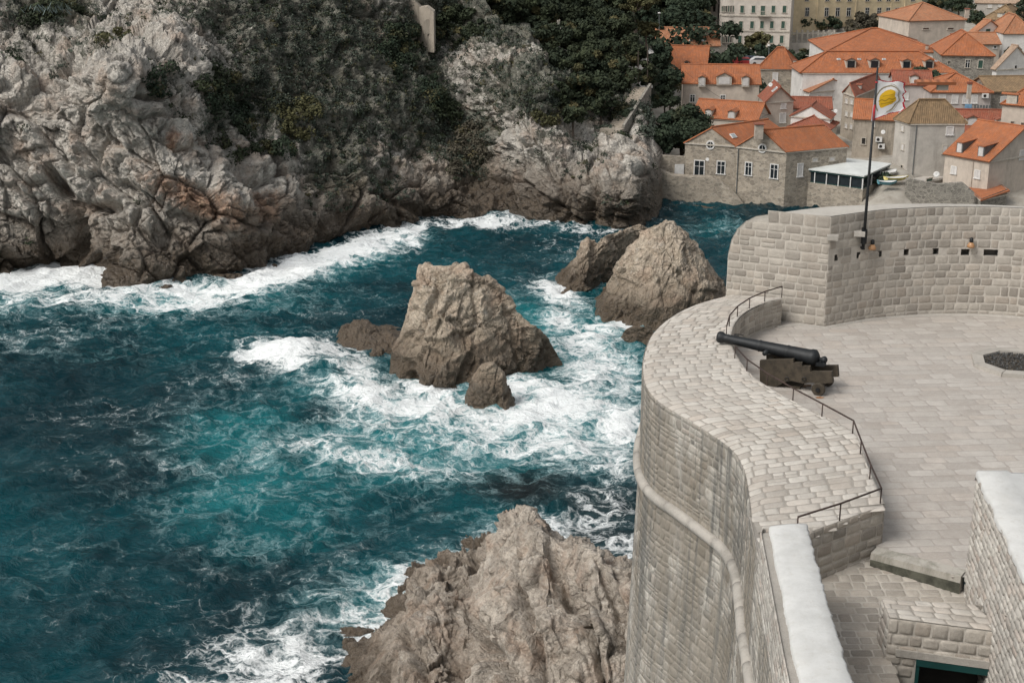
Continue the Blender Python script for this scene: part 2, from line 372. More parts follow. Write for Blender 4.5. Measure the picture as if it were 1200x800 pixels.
    h = n.math('ADD', n.math('MULTIPLY', n.noise(n.mapping(v, (.8, 1.4, 1), (0, 0, R(25))), 1.3, 8, .62, .5), 1.), n.math('MULTIPLY', fm, .12))
    nm = n.bump(h, .55, .85); nm = n.bump(n.noise(v, 7, 4, .6), .05, .6, nm)
    n.done(c, rough, nm); n.b.inputs['IOR'].default_value = 1.333; n.b.inputs['Specular IOR Level'].default_value = .24
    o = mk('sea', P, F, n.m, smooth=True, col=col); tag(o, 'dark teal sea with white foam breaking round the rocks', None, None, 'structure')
build_sea()

# ------------------------------------------------------------------ cliffs (hillside across the cove)
def tps(pts, vals, q, lam=0.0):
    pts = np.asarray(pts, float); vals = np.asarray(vals, float); n_ = len(pts)
    U = lambda d2: np.where(d2 > 0, d2 * np.log(d2 + 1e-12) * .5, 0)
    K = U(((pts[:, None] - pts[None]) ** 2).sum(-1)) + lam * np.eye(n_); Pm = np.c_[np.ones(n_), pts]
    A = np.block([[K, Pm], [Pm.T, np.zeros((3, 3))]]); sol = np.linalg.solve(A, np.r_[vals, 0, 0, 0])
    out = np.zeros(len(q))
    for i in range(0, len(q), 40000):
        qq = q[i:i + 40000]; out[i:i + 40000] = U(((qq[:, None] - pts[None]) ** 2).sum(-1)) @ sol[:n_] + np.c_[np.ones(len(qq)), qq] @ sol[n_:]
    return out
WL = [(-120, 318), (0, 325), (60, 312), (110, 318), (150, 338), (200, 336), (270, 322), (330, 308), (400, 290), (435, 274), (480, 262), (520, 252), (560, 250), (600, 253), (650, 262), (700, 266), (745, 265), (765, 258), (800, 250), (850, 244), (900, 243)]
def wl_y(x): return np.interp(x, [p[0] for p in WL], [p[1] for p in WL])
CREST = [(-120, -70), (430, -70), (470, -40), (520, -8), (560, 5), (600, 35), (640, 55), (690, 80), (710, 96), (735, 100), (755, 110), (762, 150), (772, 170)]
def build_cliff():
    cp = [(x, y, at_z(x, y, 0)[1]) for x, y in WL if x < 800]
    cp += [(-120, 100, 150), (-120, -70, 178), (0, 250, 147), (0, 180, 149), (0, 100, 152), (0, 0, 168), (0, -70, 180),
           (60, 240, 147), (60, 100, 153), (90, 180, 149), (80, 60, 160), (60, 10, 168), (130, 290, 143.5), (150, 240, 145.5), (120, 140, 148.5), (118, 75, 148.0), (150, 62, 151), (165, 90, 148.5), (150, 45, 163), (140, -20, 174),
           (190, 150, 148.5), (200, 100, 154), (200, 30, 167), (200, -70, 182), (200, 200, 146), (210, 270, 145), (182, 250, 145), (250, 200, 149.5), (240, 150, 153), (255, 110, 162), (290, 130, 168), (300, 90, 170), (300, 0, 184), (300, -70, 195),
           (290, 240, 149.5), (300, 285, 150), (340, 270, 155), (330, 200, 161), (360, 120, 172), (400, 30, 190), (400, -70, 202), (400, 200, 167), (420, 240, 166), (440, 150, 177), (460, 80, 190), (470, 0, 200), (470, -40, 205),
           (470, 220, 171), (500, 180, 182), (520, 120, 192), (530, 60, 203), (550, 200, 182), (560, 160, 189), (580, 230, 177), (520, 230, 175), (560, 60, 197), (590, 100, 187), (585, 150, 182), (615, 190, 177), (640, 160, 178), (640, 100, 185), (600, 40, 200),
           (640, 225, 172.5), (700, 235, 168.5), (720, 205, 171), (750, 225, 170), (700, 190, 176), (670, 150, 184), (660, 125, 188), (690, 110, 194), (715, 150, 190), (735, 165, 183), (740, 130, 193), (735, 105, 199), (758, 140, 195), (765, 180, 184), (768, 230, 176), (690, 80, 202), (640, 55, 201),
           (520, -8, 210), (750, 185, 177), (712, 176, 181.5)]
    cp = np.array(cp)
    na, nb = 900, 380
    a = np.linspace(0, 1, na); b = np.linspace(0, 1, nb)
    A, B = np.meshgrid(a, b); px0 = -100 + A * 870
    yt = np.interp(px0, [p[0] for p in CREST], [p[1] for p in CREST]); yw = wl_y(px0) + 3
    PY = yt + B * (yw - yt)
    PX = px0 + 0 * A
    D = tps(cp[:, :2] / 100, cp[:, 2], np.stack([PX.ravel(), PY.ravel()], -1) / 100, .002).reshape(PX.shape)
    d = rays(PX, PY); t = D / d[..., 1]; P = np.array([0, 0, CZ]) + d * t[..., None]
    gy = np.gradient(P, axis=0); gx = np.gradient(P, axis=1); N = np.cross(gx, gy); N /= np.linalg.norm(N, axis=-1, keepdims=True) + 1e-9
    N = np.where((N[..., 1] > 0)[..., None], -N, N)
    veg = blobs(PX, PY, [(370, 70, 130, 110, 30, 1.), (330, 120, 70, 60, 40, .9), (390, 180, 50, 80, -20, .8), (480, 110, 60, 90, -30, .95), (550, 170, 35, 55, 0, .95), (300, 20, 120, 40, 0, .8), (60, 10, 70, 35, 0, 1.), (210, 10, 60, 25, 0, .6), (110, 50, 50, 22, 0, .6), (270, 120, 40, 50, 20, .9), (200, 100, 35, 25, 30, .5), (60, 70, 30, 30, 0, .5), (640, 100, 110, 45, 0, .75), (590, 30, 90, 40, 0, .8), (740, 120, 25, 30, 0, .7), (440, 200, 60, 40, -30, .5), (660, 160, 60, 25, 0, .4), (30, 30, 60, 60, 0, .55), (500, 20, 60, 40, 0, .8), (640, 180, 30, 20, 0, .4)])
    rock = 1 - .72 * np.clip(veg, 0, 1)
    # craggy relief along strata that dip to the right
    ang = R(38); s_ = np.stack([P[..., 0] * math.cos(ang) - P[..., 2] * math.sin(ang), P[..., 1], P[..., 0] * math.sin(ang) + P[..., 2] * math.cos(ang)], -1)
    wp = s_ + .3 * np.stack([fbm(P * .22, 3, 1), fbm(P * .22, 3, 2), fbm(P * .22, 3, 3)], -1)
    e0, p0, i0 = facets(wp * np.array([.13, .13, .2]), 2); e, p1_, i1 = facets(wp * np.array([.36, .36, .52]), 3); e2, p2_, i2 = facets(wp * np.array([.95, .95, 1.5]), 5); e3, p3_, i3 = facets((wp + .2 * fbm(P * 2, 2, 5)[..., None]) * np.array([2.4, 2.4, 3.4]), 6)
    lo_ = .45 + .55 * rock; bo = np.clip(blobs(PX, PY, [(140, 84, 36, 28, 0, 1.)]), 0, 1)
    h = .9 * (ridged(P * .09, 3, 12) - .7) + lo_ * (1 - .75 * bo) * (1.7 * p0 + 1.7 * i0 * np.clip(e0 * 4, 0, 1) - .9 * np.exp(-(e0 / .06) ** 2) + .95 * p1_ + .6 * i1 * np.clip(e * 8, 0, 1) - .16 * np.exp(-(e / .04) ** 2) + .42 * p2_ + .26 * i2 * np.clip(e2 * 8, 0, 1) - .06 * np.exp(-(e2 / .05) ** 2) + .16 * p3_ + .08 * i3) + .08 * fbm(wp * .9, 4, 40)
    # big features
    h += 1.2 * blobs(PX, PY, [(140, 86, 38, 32, 0, .9), (155, 118, 40, 16, 20, .5)])
    h -= 2.4 * seg(PX, PY, [(92, 300), (85, 250), (60, 205)], 7, 1) + 2.2 * seg(PX, PY, [(60, 200), (95, 245), (135, 240)], 6, 1) + 1.3 * seg(PX, PY, [(140, 215), (200, 250), (260, 270)], 6, 1) + 1.5 * seg(PX, PY, [(250, 150), (290, 200), (340, 250), (400, 280)], 9, 1) + 1.6 * seg(PX, PY, [(165, 95), (160, 115), (200, 115)], 4, 1) + 2. * seg(PX, PY, [(330, 300), (400, 275), (450, 262)], 9, 1) + 1.3 * seg(PX, PY, [(430, 200), (460, 235), (500, 250)], 6, 1) + 1.4 * seg(PX, PY, [(700, 215), (690, 240), (690, 262)], 5, 1) + 1.2 * seg(PX, PY, [(640, 190), (660, 230), (640, 258)], 5, 1)
    h += 1.0 * seg(PX, PY, [(160, 20), (200, 40), (240, 75)], 14, 1) + .9 * blobs(PX, PY, [(700, 215, 30, 20, 0, 1), (745, 225, 18, 26, 0, 1), (660, 225, 24, 18, 0, 1)])
    edge = np.clip((1 - A) * 25, 0, 1); h *= edge * .85 + .15
    lump = ridged(P * .55, 3, 91) * np.clip(veg, 0, 1) * .5
    P = P + N * (h + lump)[..., None]
    crack = np.clip(np.exp(-(e / .035) ** 2) * .9 + np.exp(-(e2 / .04) ** 2) * .5, 0, 1) * rock * np.clip(.6 + fbm(P * .2, 2, 77), 0, 1)
    rust = blobs(PX, PY, [(230, 235, 90, 22, 25, .85), (310, 240, 30, 30, 30, .9), (205, 160, 12, 16, 0, .8), (120, 280, 60, 25, 0, .35), (20, 125, 30, 20, 0, .45), (150, 130, 30, 10, 0, .4), (290, 285, 60, 14, 0, .5), (420, 265, 30, 8, 0, .5), (430, 50, 20, 20, 0, .3)])
    veg = veg + .14 * np.clip(PX / 500, 0, 1)
    col = np.stack([veg, rust, crack], -1)
    # run the sheet on behind its crest, round the point and below the water
    def ext(row, v): return row + np.array(v)
    P = np.concatenate([ext(P[:1], (0, 60, 2)), ext(P[:1], (0, 9, -1.0)), P, ext(P[-1:], (0, -1, -4))], 0)
    col = np.concatenate([col[:1], col[:1], col, col[-1:]], 0)
    P = np.concatenate([P, ext(P[:, -1:], (1, 4, 0)), ext(P[:, -1:], (2, 30, 0))], 1); col = np.concatenate([col, col[:, -1:], col[:, -1:]], 1)
    ny, nx = P.shape[:2]; idx = np.arange(nx * ny).reshape(ny, nx)
    F = np.stack([idx[:-1, :-1], idx[1:, :-1], idx[1:, 1:], idx[:-1, 1:]], -1).reshape(-1, 4)
    o = mk('cliffs', P, F, M['cliff'], smooth=True, col=col.reshape(-1, 3)); tag(o, 'pale limestone sea cliffs with scrub and rust stains across the cove', None, None, 'structure')
    return P[2:-1, :-2], veg, PX, PY, N
CL = build_cliff()
def cliff_pt(px, py):
    P, veg, PX, PY, N = CL; i = np.argmin((PX - px) ** 2 + (PY - py) ** 2); return P.reshape(-1, 3)[i]

# ------------------------------------------------------------------ sea rocks
def loaf(name, sil, wat, ridge, label, mat='searock', seed=0, amp=1., back=None, nu=260, nv=180, p=1.7, group=None, sca=None, grooves=()):
    """a rock whose crest line and front waterline are known: solid heightfield strip from front waterline over the crest to the back"""
    sx = [a for a, b in sil]; sy = [b for a, b in sil]; wx = [a for a, b in wat]; wy = [b for a, b in wat]
    u = np.linspace(0, 1, nu); px = sx[0] + (sx[-1] - sx[0]) * u
    ysil = np.interp(px, sx, sy); ywat = np.interp(px, wx, wy); ywat = np.maximum(ywat, ysil + 1)
    V = np.zeros((nv, nu, 3))
    for i in range(nu):
        f = at_z(px[i], ywat[i], -.3); Yr = ridge(px[i]) if callable(ridge) else ridge
        Yr = max(Yr, f[1] + .3)
        c = at_y(px[i], ysil[i], Yr); bd = (back or 1.) * (Yr - f[1])
        tt = np.linspace(-1, 1, nv)
        for j, t in enumerate(tt):
            q = 1 - abs(t) ** p
            if t < 0: V[j, i] = (c[0] + (f[0] - c[0]) * -t, c[1] + (f[1] - c[1]) * -t, f[2] + (c[2] - f[2]) * q)
            else: V[j, i] = (c[0], c[1] + bd * t, f[2] + (c[2] - f[2]) * q)
    gy = np.gradient(V, axis=0); gx = np.gradient(V, axis=1); N = np.cross(gx, gy); N /= np.linalg.norm(N, axis=-1, keepdims=True) + 1e-9
    N = np.where((N[..., 2] < 0)[..., None], -N, N)
    Q = V + seed * 13.1; ang = R(-35 + 20 * math.sin(seed)); s_ = np.stack([Q[..., 0] * math.cos(ang) - Q[..., 2] * math.sin(ang), Q[..., 1], Q[..., 0] * math.sin(ang) + Q[..., 2] * math.cos(ang)], -1)
    wp = s_ + .7 * np.stack([fbm(Q * .4, 3, 1), fbm(Q * .4, 3, 2), fbm(Q * .4, 3, 3)], -1)
    wp = s_ + .25 * np.stack([fbm(Q * .3, 3, 1), fbm(Q * .3, 3, 2), fbm(Q * .3, 3, 3)], -1)
    SC_ = sca or (np.array([.42, .42, .66]), np.array([1.1, 1.1, 1.8]))
    e0, p0, i0 = facets(wp * np.array([.2, .2, .3]), 12); e, p1_, i1 = facets(wp * SC_[0], 13); e2, p2_, i2 = facets(wp * SC_[1], 15); e3, p3_, i3 = facets((wp + .15 * fbm(Q * 2, 2, 5)[..., None]) * np.array([3., 3., 4.6]), 16)
    h = .6 * (ridged(Q * .16, 4, 12) - .75) + .75 * p0 + .5 * i0 * np.clip(e0 * 5, 0, 1) + .75 * p1_ + .45 * i1 * np.clip(e * 8, 0, 1) - .14 * np.exp(-(e / .05) ** 2) + .32 * p2_ + .18 * i2 * np.clip(e2 * 8, 0, 1) - .05 * np.exp(-(e2 / .06) ** 2) + .11 * p3_ + .05 * i3 + .07 * fbm(wp * .8, 4, 40) + .03 * fbm(wp * 5, 2, 70)
    gx_, gy_ = project(V)
    for pts_, wd_, dp_ in grooves: h = h - dp_ * seg(gx_, gy_ + 6 * np.sin(gx_ * .13), pts_, wd_, 1) * (V[..., 1] < V[nv // 2 + 3, :, 1][None])
    fade = np.clip(np.minimum(u, 1 - u) * 8, 0.15, 1)[None] * (.4 + .6 * np.clip(np.abs(np.linspace(-1, 1, nv)) * 5, 0, 1))[:, None]; V = V + N * (h * amp * fade)[..., None]
    crack = np.clip(np.exp(-(e / .03) ** 2) * .9 + np.exp(-(e2 / .035) ** 2) * .5, 0, 1) * np.clip(.5 + fbm(V * .3, 2, 77), 0, 1)
    col = np.stack([np.zeros_like(h), np.zeros_like(h) + .12, crack], -1)
    V = np.concatenate([V[:1] + [0, 0, -1.5], V, V[-1:] + [0, 0, -1.5]], 0); col = np.concatenate([col[:1], col, col[-1:]], 0)
    ny, nx = V.shape[:2]; idx = np.arange(nx * ny).reshape(ny, nx)
    F = np.stack([idx[:-1, :-1], idx[:-1, 1:], idx[1:, 1:], idx[1:, :-1]], -1).reshape(-1, 4)
    o = mk(name, V, F, M[mat], smooth=True, col=col.reshape(-1, 3)); tag(o, label, 'rock', group)
    return V
RG = 'rocks standing in the sea'
loaf('sea_rock', [(452, 440), (463, 408), (470, 385), (476, 360), (485, 328), (491, 312), (500, 308), (520, 311), (544, 309), (552, 320), (570, 327), (590, 338), (600, 352), (620, 374), (640, 394), (652, 412), (660, 428)],
     [(452, 446), (480, 450), (497, 460), (522, 461), (545, 456), (562, 452), (590, 448), (610, 444), (640, 432), (660, 430)], lambda x: 116 - .010 * (x - 540), 'tall brown pyramid shaped rock in the foam at the middle of the cove', seed=1, amp=.72, p=1.8, group=RG, grooves=(([(516, 335), (505, 370), (486, 400), (480, 450)], 5, .8), ([(552, 330), (560, 370), (552, 410), (540, 450)], 4, .6), ([(590, 350), (604, 400), (612, 440)], 4, .5)))
loaf('sea_rock', [(386, 412), (394, 398), (404, 387), (416, 382), (428, 382), (442, 388), (455, 387), (470, 392), (480, 410)], [(386, 413), (410, 416), (430, 422), (455, 422), (480, 428)], 124, 'low dark rock touching the left foot of the tall rock', seed=2, amp=.45, group=RG, nu=90, nv=60)
loaf('sea_rock', [(545, 464), (554, 442), (565, 426), (578, 424), (590, 436), (598, 458), (608, 482)], [(543, 474), (565, 486), (590, 490), (606, 488)], 106, 'small wet brown rock joined to the front foot of the tall rock', seed=3, amp=.4, group=RG, nu=90, nv=60)
loaf('sea_rock', [(646, 342), (655, 325), (664, 312), (675, 299), (680, 282), (688, 277), (700, 283), (710, 276), (724, 272), (738, 266), (750, 262), (762, 268), (778, 280), (800, 300)], [(646, 345), (665, 350), (690, 347), (712, 334), (740, 324), (770, 320), (800, 312)], 143, 'jagged double topped rock behind the rounded pale rock', seed=4, amp=.7, group=RG)
loaf('sea_rock', [(692, 376), (702, 352), (714, 334), (722, 316), (729, 299), (742, 285), (756, 272), (768, 264), (786, 263), (799, 268), (812, 282), (826, 299), (840, 320), (853, 342), (864, 366)], [(694, 378), (715, 380), (745, 382), (775, 388), (805, 388), (835, 384), (858, 378)], lambda x: 134, 'large rounded pale beige rock beside the round bastion', seed=5, amp=.55, p=2.3, group=RG)
loaf('sea_rock', [(727, 396), (733, 385), (742, 381), (754, 382), (764, 386), (775, 400)], [(727, 403), (745, 408), (775, 409)], 121, 'little yellowish rock below the rounded pale rock by the bastion wall', seed=6, amp=.25, group=RG, nu=60, nv=40)
loaf('sea_rock', [(835, 310), (840, 302), (850, 299), (862, 300), (875, 305)], [(835, 312), (850, 316), (875, 316)], 158, 'flat rock just left of the curved battlement wall', seed=7, amp=.2, group=RG, nu=60, nv=40)
loaf('sea_rock', [(350, 850), (382, 810), (402, 790), (430, 767), (458, 741), (484, 721), (500, 710), (520, 707), (535, 714), (550, 710), (562, 690), (572, 660), (584, 638), (600, 622), (620, 616), (636, 620), (650, 634), (662, 642), (676, 636), (692, 642), (704, 650), (722, 660), (745, 664), (775, 672), (820, 700), (880, 760)],
     [(350, 860), (385, 872), (450, 930), (550, 990), (650, 1000), (880, 1000)], lambda x: float(np.interp(x, [340, 500, 560, 620, 700, 880], [66, 67, 68, 66, 62, 56])), 'big craggy beige rock in the foreground at the foot of the bastion', mat='forerock', seed=8, amp=.85, nu=560, nv=360, p=1.45, group=RG, sca=(np.array([.62, .5, .30]), np.array([1.7, 1.2, .8])), grooves=(([(548, 704), (560, 740), (600, 800)], 7, 1.6), ([(592, 640), (606, 690), (628, 740), (636, 800)], 6, 1.1), ([(650, 640), (660, 690), (690, 740), (706, 800)], 7, 1.5), ([(700, 655), (722, 700), (730, 760)], 5, 1.), ([(470, 735), (490, 770), (500, 800)], 5, .9)))
# ------------------------------------------------------------------ masonry
def stones(name, fn, U, V, ch, sw, mat, parent=None, gap=.007, relief=.02, keep=None, seed=0, ulen=None, nring=12, step=.25, holes=(), base=True, jit=.25, rnd=4., midtone=None, slant=0):
    """every stone of a wall or pavement as its own rounded slab over a mortar bed; fn(u, v, h) -> points"""
    g = np.random.default_rng(seed); v = V[0]; S = []
    while v < V[1] - .04:
        h = min(g.uniform(*ch), V[1] - v)
        if V[1] - v - h < ch[0] * .6: h = V[1] - v
        u1 = U[1] if ulen is None else float(ulen(v + h / 2)); u = U[0] - g.uniform(0, sw[0]) 
        while u < u1:
            w_ = g.uniform(*sw); 
            if g.random() < .12 and h > ch[0] * 1.3:
                S.append((u + w_ / 2, v + h * .27, w_ / 2, h * .25)); S.append((u + w_ / 2, v + h * .77, w_ / 2, h * .25))
            else: S.append((u + w_ / 2, v + h / 2, w_ / 2, h / 2))
            u += w_
        v += h
    S = np.array(S); umax = np.array([U[1] if ulen is None else float(ulen(s[1])) for s in S])
    k = (S[:, 0] + S[:, 2] > U[0]) & (S[:, 0] - S[:, 2] < umax); S = S[k]; umax = umax[k]
    if keep is not None: k = keep(S[:, 0], S[:, 1]); S = S[k]; umax = umax[k]
    for a0, a1, b0, b1 in holes:
        k = ~((S[:, 0] + S[:, 2] * .6 > a0) & (S[:, 0] - S[:, 2] * .6 < a1) & (S[:, 1] + S[:, 3] * .6 > b0) & (S[:, 1] - S[:, 3] * .6 < b1)); S = S[k]; umax = umax[k]
    n = len(S); th = (np.arange(nring) + .5) / nring * 2 * np.pi
    ct, st = np.cos(th), np.sin(th); q = (np.abs(ct) ** rnd + np.abs(st) ** rnd) ** (-1 / rnd); ex, ey = ct * q, st * q
    ex = np.clip(ex * 1.12, -1, 1); ey = np.clip(ey * 1.12, -1, 1)
    j = 1 - np.abs(g.normal(0, jit * .10, (n, nring))); k1 = 1 + g.normal(0, .03, (n, nring))
    mu = np.minimum(S[:, 0] + S[:, 2], umax); lo = np.maximum(S[:, 0] - S[:, 2], U[0]); cu = (mu + lo) / 2; hw = np.maximum((mu - lo) / 2, .01)
    cv = S[:, 1]; hh = S[:, 3]; rot = g.normal(0, .03 * jit * 4, n)
    rings = []
    for (ins, hr) in ((0, -.3), (.11, .75), (.5, 1.0)):
        m = np.minimum(hw, hh); a_ = np.maximum(hw - gap - ins * m, .2 * hw)[:, None] * ex * j; b_ = np.maximum(hh - gap - ins * m, .2 * hh)[:, None] * ey * j
        uu = cu[:, None] + a_ - rot[:, None] * b_; vv = cv[:, None] + b_ + rot[:, None] * a_ * .5
        uu = np.clip(uu, lo[:, None] - .0, mu[:, None]) if ulen is not None else np.clip(uu, U[0], U[1]); vv = np.clip(vv, V[0], V[1])
        hgt = (relief * hr * (1 + .5 * (g.random(n)[:, None] - .5)) + (g.normal(0, relief * .12, (n, nring)) if hr > 0 else 0))
        rings.append(fn(uu, vv, hgt))
    cen = fn(cu[:, None], cv[:, None], relief * (1 + .3 * g.normal(0, 1, (n, 1))))
    V_ = np.concatenate(rings + [cen], 1).reshape(-1, 3); m = 3 * nring + 1; o = (np.arange(n) * m)[:, None]; i = np.arange(nring); i2 = (i + 1) % nring
    F = []
    for r in range(2): F.append(np.stack([o + r * nring + i, o + r * nring + i2, o + (r + 1) * nring + i2, o + (r + 1) * nring + i], -1).reshape(-1, 4))
    Q = np.concatenate(F); T = np.stack([o + 2 * nring + i, o + 2 * nring + i2, o + 3 * nring + 0 * i, o + 3 * nring + 0 * i], -1).reshape(-1, 4)
    tone = np.clip(g.normal(.55, .36, n), 0, 1); warm = np.clip(g.normal(.25, .3, n), 0, 1) * (g.random(n) < .6)
    col = np.repeat(np.stack([tone, warm, 0 * tone], -1), m, 0)
    faces = [tuple(f) for f in Q.tolist()] + [tuple(f[:3]) for f in T.tolist()]
    if base:
        us = np.arange(U[0], U[1] + step, step); us[-1] = U[1]; vs = np.arange(V[0], V[1] + step, step); vs[-1] = V[1]
        for a0, a1, b0, b1 in holes: us = np.r_[us, a0, a1]; vs = np.r_[vs, b0, b1]
        us = np.unique(np.round(us, 4)); vs = np.unique(np.round(vs, 4)); A, B = np.meshgrid(us, vs)
        if ulen is not None: UL = np.vectorize(ulen)(B); A2 = U[0] + (A - U[0]) / (U[1] - U[0]) * (UL - U[0])
        else: A2 = A
        G = fn(A2, B, 0 * A); b0_ = len(V_); V_ = np.concatenate([V_, G.reshape(-1, 3)]); nu = len(us)
        for y in range(len(vs) - 1):
            for x in range(nu - 1):
                c_ = ((us[x] + us[x + 1]) / 2, (vs[y] + vs[y + 1]) / 2)
                if any(a0 < c_[0] < a1 and q0 < c_[1] < q1 for a0, a1, q0, q1 in holes): continue
                if keep is not None and not keep(np.array([c_[0]]), np.array([c_[1]]))[0]: continue
                f = b0_ + y * nu + x; faces.append((f, f + 1, f + nu + 1, f + nu))
        col = np.concatenate([col, np.tile([.5, 0, 1.], (G.size // 3, 1))])
    me_o = mk(name, V_, faces, M[mat], parent, smooth=True, col=col)
    return me_o

def catmull(P, n):
    P = np.asarray(P, float); P = np.vstack([2 * P[0] - P[1], P, 2 * P[-1] - P[-2]]); out = []
    for i in range(1, len(P) - 2):
        for t in np.arange(n) / n:
            a, b, c, d = P[i - 1:i + 3]; out.append(.5 * (2 * b + (c - a) * t + (2 * a - 5 * b + 4 * c - d) * t * t + (3 * b - a - 3 * c + d) * t ** 3))
    out.append(P[-2]); return np.array(out)
class Path:
    def __init__(s, P):
        s.P = np.asarray(P, float)[:, :2]; s.s = np.r_[0, np.cumsum(np.linalg.norm(np.diff(s.P, axis=0), axis=1))]; s.L = s.s[-1]
        t = np.gradient(s.P, axis=0); t /= np.linalg.norm(t, axis=1, keepdims=True); s.N = np.stack([t[:, 1], -t[:, 0]], -1)   # right of travel
    def at(s, u): return np.stack([np.interp(u, s.s, s.P[:, 0]), np.interp(u, s.s, s.P[:, 1])], -1)
    def nrm(s, u):
        n = np.stack([np.interp(u, s.s, s.N[:, 0]), np.interp(u, s.s, s.N[:, 1])], -1); return n / np.linalg.norm(n, axis=-1, keepdims=True)
def wall_fn(path, sgn=1, batter=None):
    def f(u, v, h):
        p = path.at(u); n = path.nrm(u) * sgn; off = h + (batter(v) if batter else 0)
        return np.stack([p[..., 0] + n[..., 0] * off, p[..., 1] + n[..., 1] * off, np.broadcast_to(v, p[..., 0].shape)], -1)
    return f
def polykeep(poly):
    poly = np.asarray(poly, float)
    def k(x, y):
        x = np.asarray(x); y = np.asarray(y); c = np.zeros(x.shape, bool); j = len(poly) - 1
        for i in range(len(poly)):
            xi, yi = poly[i]; xj, yj = poly[j]
            c ^= ((yi > y) != (yj > y)) & (x < (xj - xi) * (y - yi) / (yj - yi + 1e-12) + xi); j = i
        return c
    return k

# ------------------------------------------------------------------ the fortress
T = 28.0
fort = empty('fortress', (4.5, 30, 0), 'pale stone fortress bastion with paved terrace and wide sloping parapet above the sea', 'fortress')
prs = [((850, 345), (917, 349)), ((812, 356), (893, 356)), ((785, 370), (872, 367)), ((765, 388), (860, 382)), ((756, 408), (857, 402)), ((753, 430), (868, 424)), ((757, 450), (882, 440)), ((772, 468), (902, 454)), ((800, 485), (932, 471)), ((832, 505), (966, 488)), ((858, 524), (1001, 507)), ((872, 548), (1012, 532)), ((878, 580), (1024, 562)), ((881, 606), (1037, 590))]
OZ, IZ = 28.55, 28.82
Oc = catmull([at_z(*a, OZ)[:2] for a, b in prs], 8); Ic = catmull([at_z(*b, IZ)[:2] for a, b in prs], 8)
e15 = at_z(948, 622, IZ)[:2]
# paving on the parapet, rows across it
mid = Path((Oc + Ic) / 2); Ls = mid.s
def top_fn(u, v, h):
    o = np.stack([np.interp(v, Ls, Oc[:, 0]), np.interp(v, Ls, Oc[:, 1])], -1); i = np.stack([np.interp(v, Ls, Ic[:, 0]), np.interp(v, Ls, Ic[:, 1])], -1)
    d = i - o; L = np.linalg.norm(d, axis=-1); k = np.clip(u / L, 0, 1)
    p = o + d * k[..., None]; z = OZ + (IZ - OZ) * k - .08 * np.clip(1 - k * 6, 0, 1) ** 2
    return np.stack([p[..., 0], p[..., 1], z + h + 0 * u], -1)
def wd(v):
    o = np.array([np.interp(v, Ls, Oc[:, 0]), np.interp(v, Ls, Oc[:, 1])]); i = np.array([np.interp(v, Ls, Ic[:, 0]), np.interp(v, Ls, Ic[:, 1])]); return np.linalg.norm(i - o)
stones('parapet_paving', top_fn, (0, 5), (0, mid.L), (.2, .3), (.22, .5), 'paving', fort, gap=.009, relief=.012, seed=3, ulen=wd, jit=.35)
tri = Path([Ic[-1], e15]); 
# the last wedge of paving beside the white wall
wedge = [Oc[-1], Ic[-1], e15, (4.62, 23.0)]
zpl = lambda x, y: np.interp(x, [4.4, 7.2], [OZ, IZ])
stones('parapet_paving', lambda u, v, h: np.stack([u, v, zpl(u, v) + h + 0 * u], -1), (4.3, 7.3), (22.5, 25.2), (.17, .25), (.22, .48), 'paving', fort, gap=.009, relief=.012, seed=4, keep=polykeep(wedge), step=.08)
# outer wall down to the rocks, battered below the cordon
near = [(4.40, 22.6), (4.24, 20), (4.0, 17), (3.6, 12), (3.3, 6), (3.1, 2)]
Oext = Path(np.vstack([[at_z(858, 338, OZ)[:2] + [.9, 1.5]], Oc, near]))
bat = lambda v: np.where(v < 26.1, (26.1 - v) * .035, 0.0)
stones('outer_wall', wall_fn(Oext, 1, bat), (0, Oext.L), (2, OZ - .06), (.11, .30), (.13, .46), 'rubble', fort, gap=.007, relief=.013, seed=5, nring=10, step=.5, jit=.9)
co = MB(); us = np.arange(.2, Oext.L, .35); pp = Oext.at(us) + Oext.nrm(us) * .05
g_ = np.random.default_rng(3)
for i in range(0, len(us) - 3, 3): q_ = np.linspace(us[i] + .004, us[i + 3] - .004, 6); e_ = Oext.at(q_) + Oext.nrm(q_) * (.04 + g_.normal(0, .004)); co.tube([(p[0], p[1], 26.1) for p in e_], .135 + g_.normal(0, .003), 12)
def cordon_mat():
    return stone_mat('cordon_stone', (.40, .37, .33), (.50, .47, .42), stain=.4)
M['cordon'] = cordon_mat()
o = co.build('cordon', M['cordon'], fort, True)
# inner face of the parapet and its end beside the passage
Ip = Path(Ic); stones('parapet_inner_wall', wall_fn(Ip, -1), (0, Ip.L), (27.3, IZ - .03), (.15, .24), (.2, .45), 'ashlar', fort, seed=6, relief=.012)
Ep = Path([Ic[-1] + [.0, 0], e15]); stones('parapet_end_wall', wall_fn(Ep, -1), (0, Ep.L), (26.6, IZ - .02), (.17, .26), (.22, .45), 'ashlar', fort, seed=7, relief=.014)
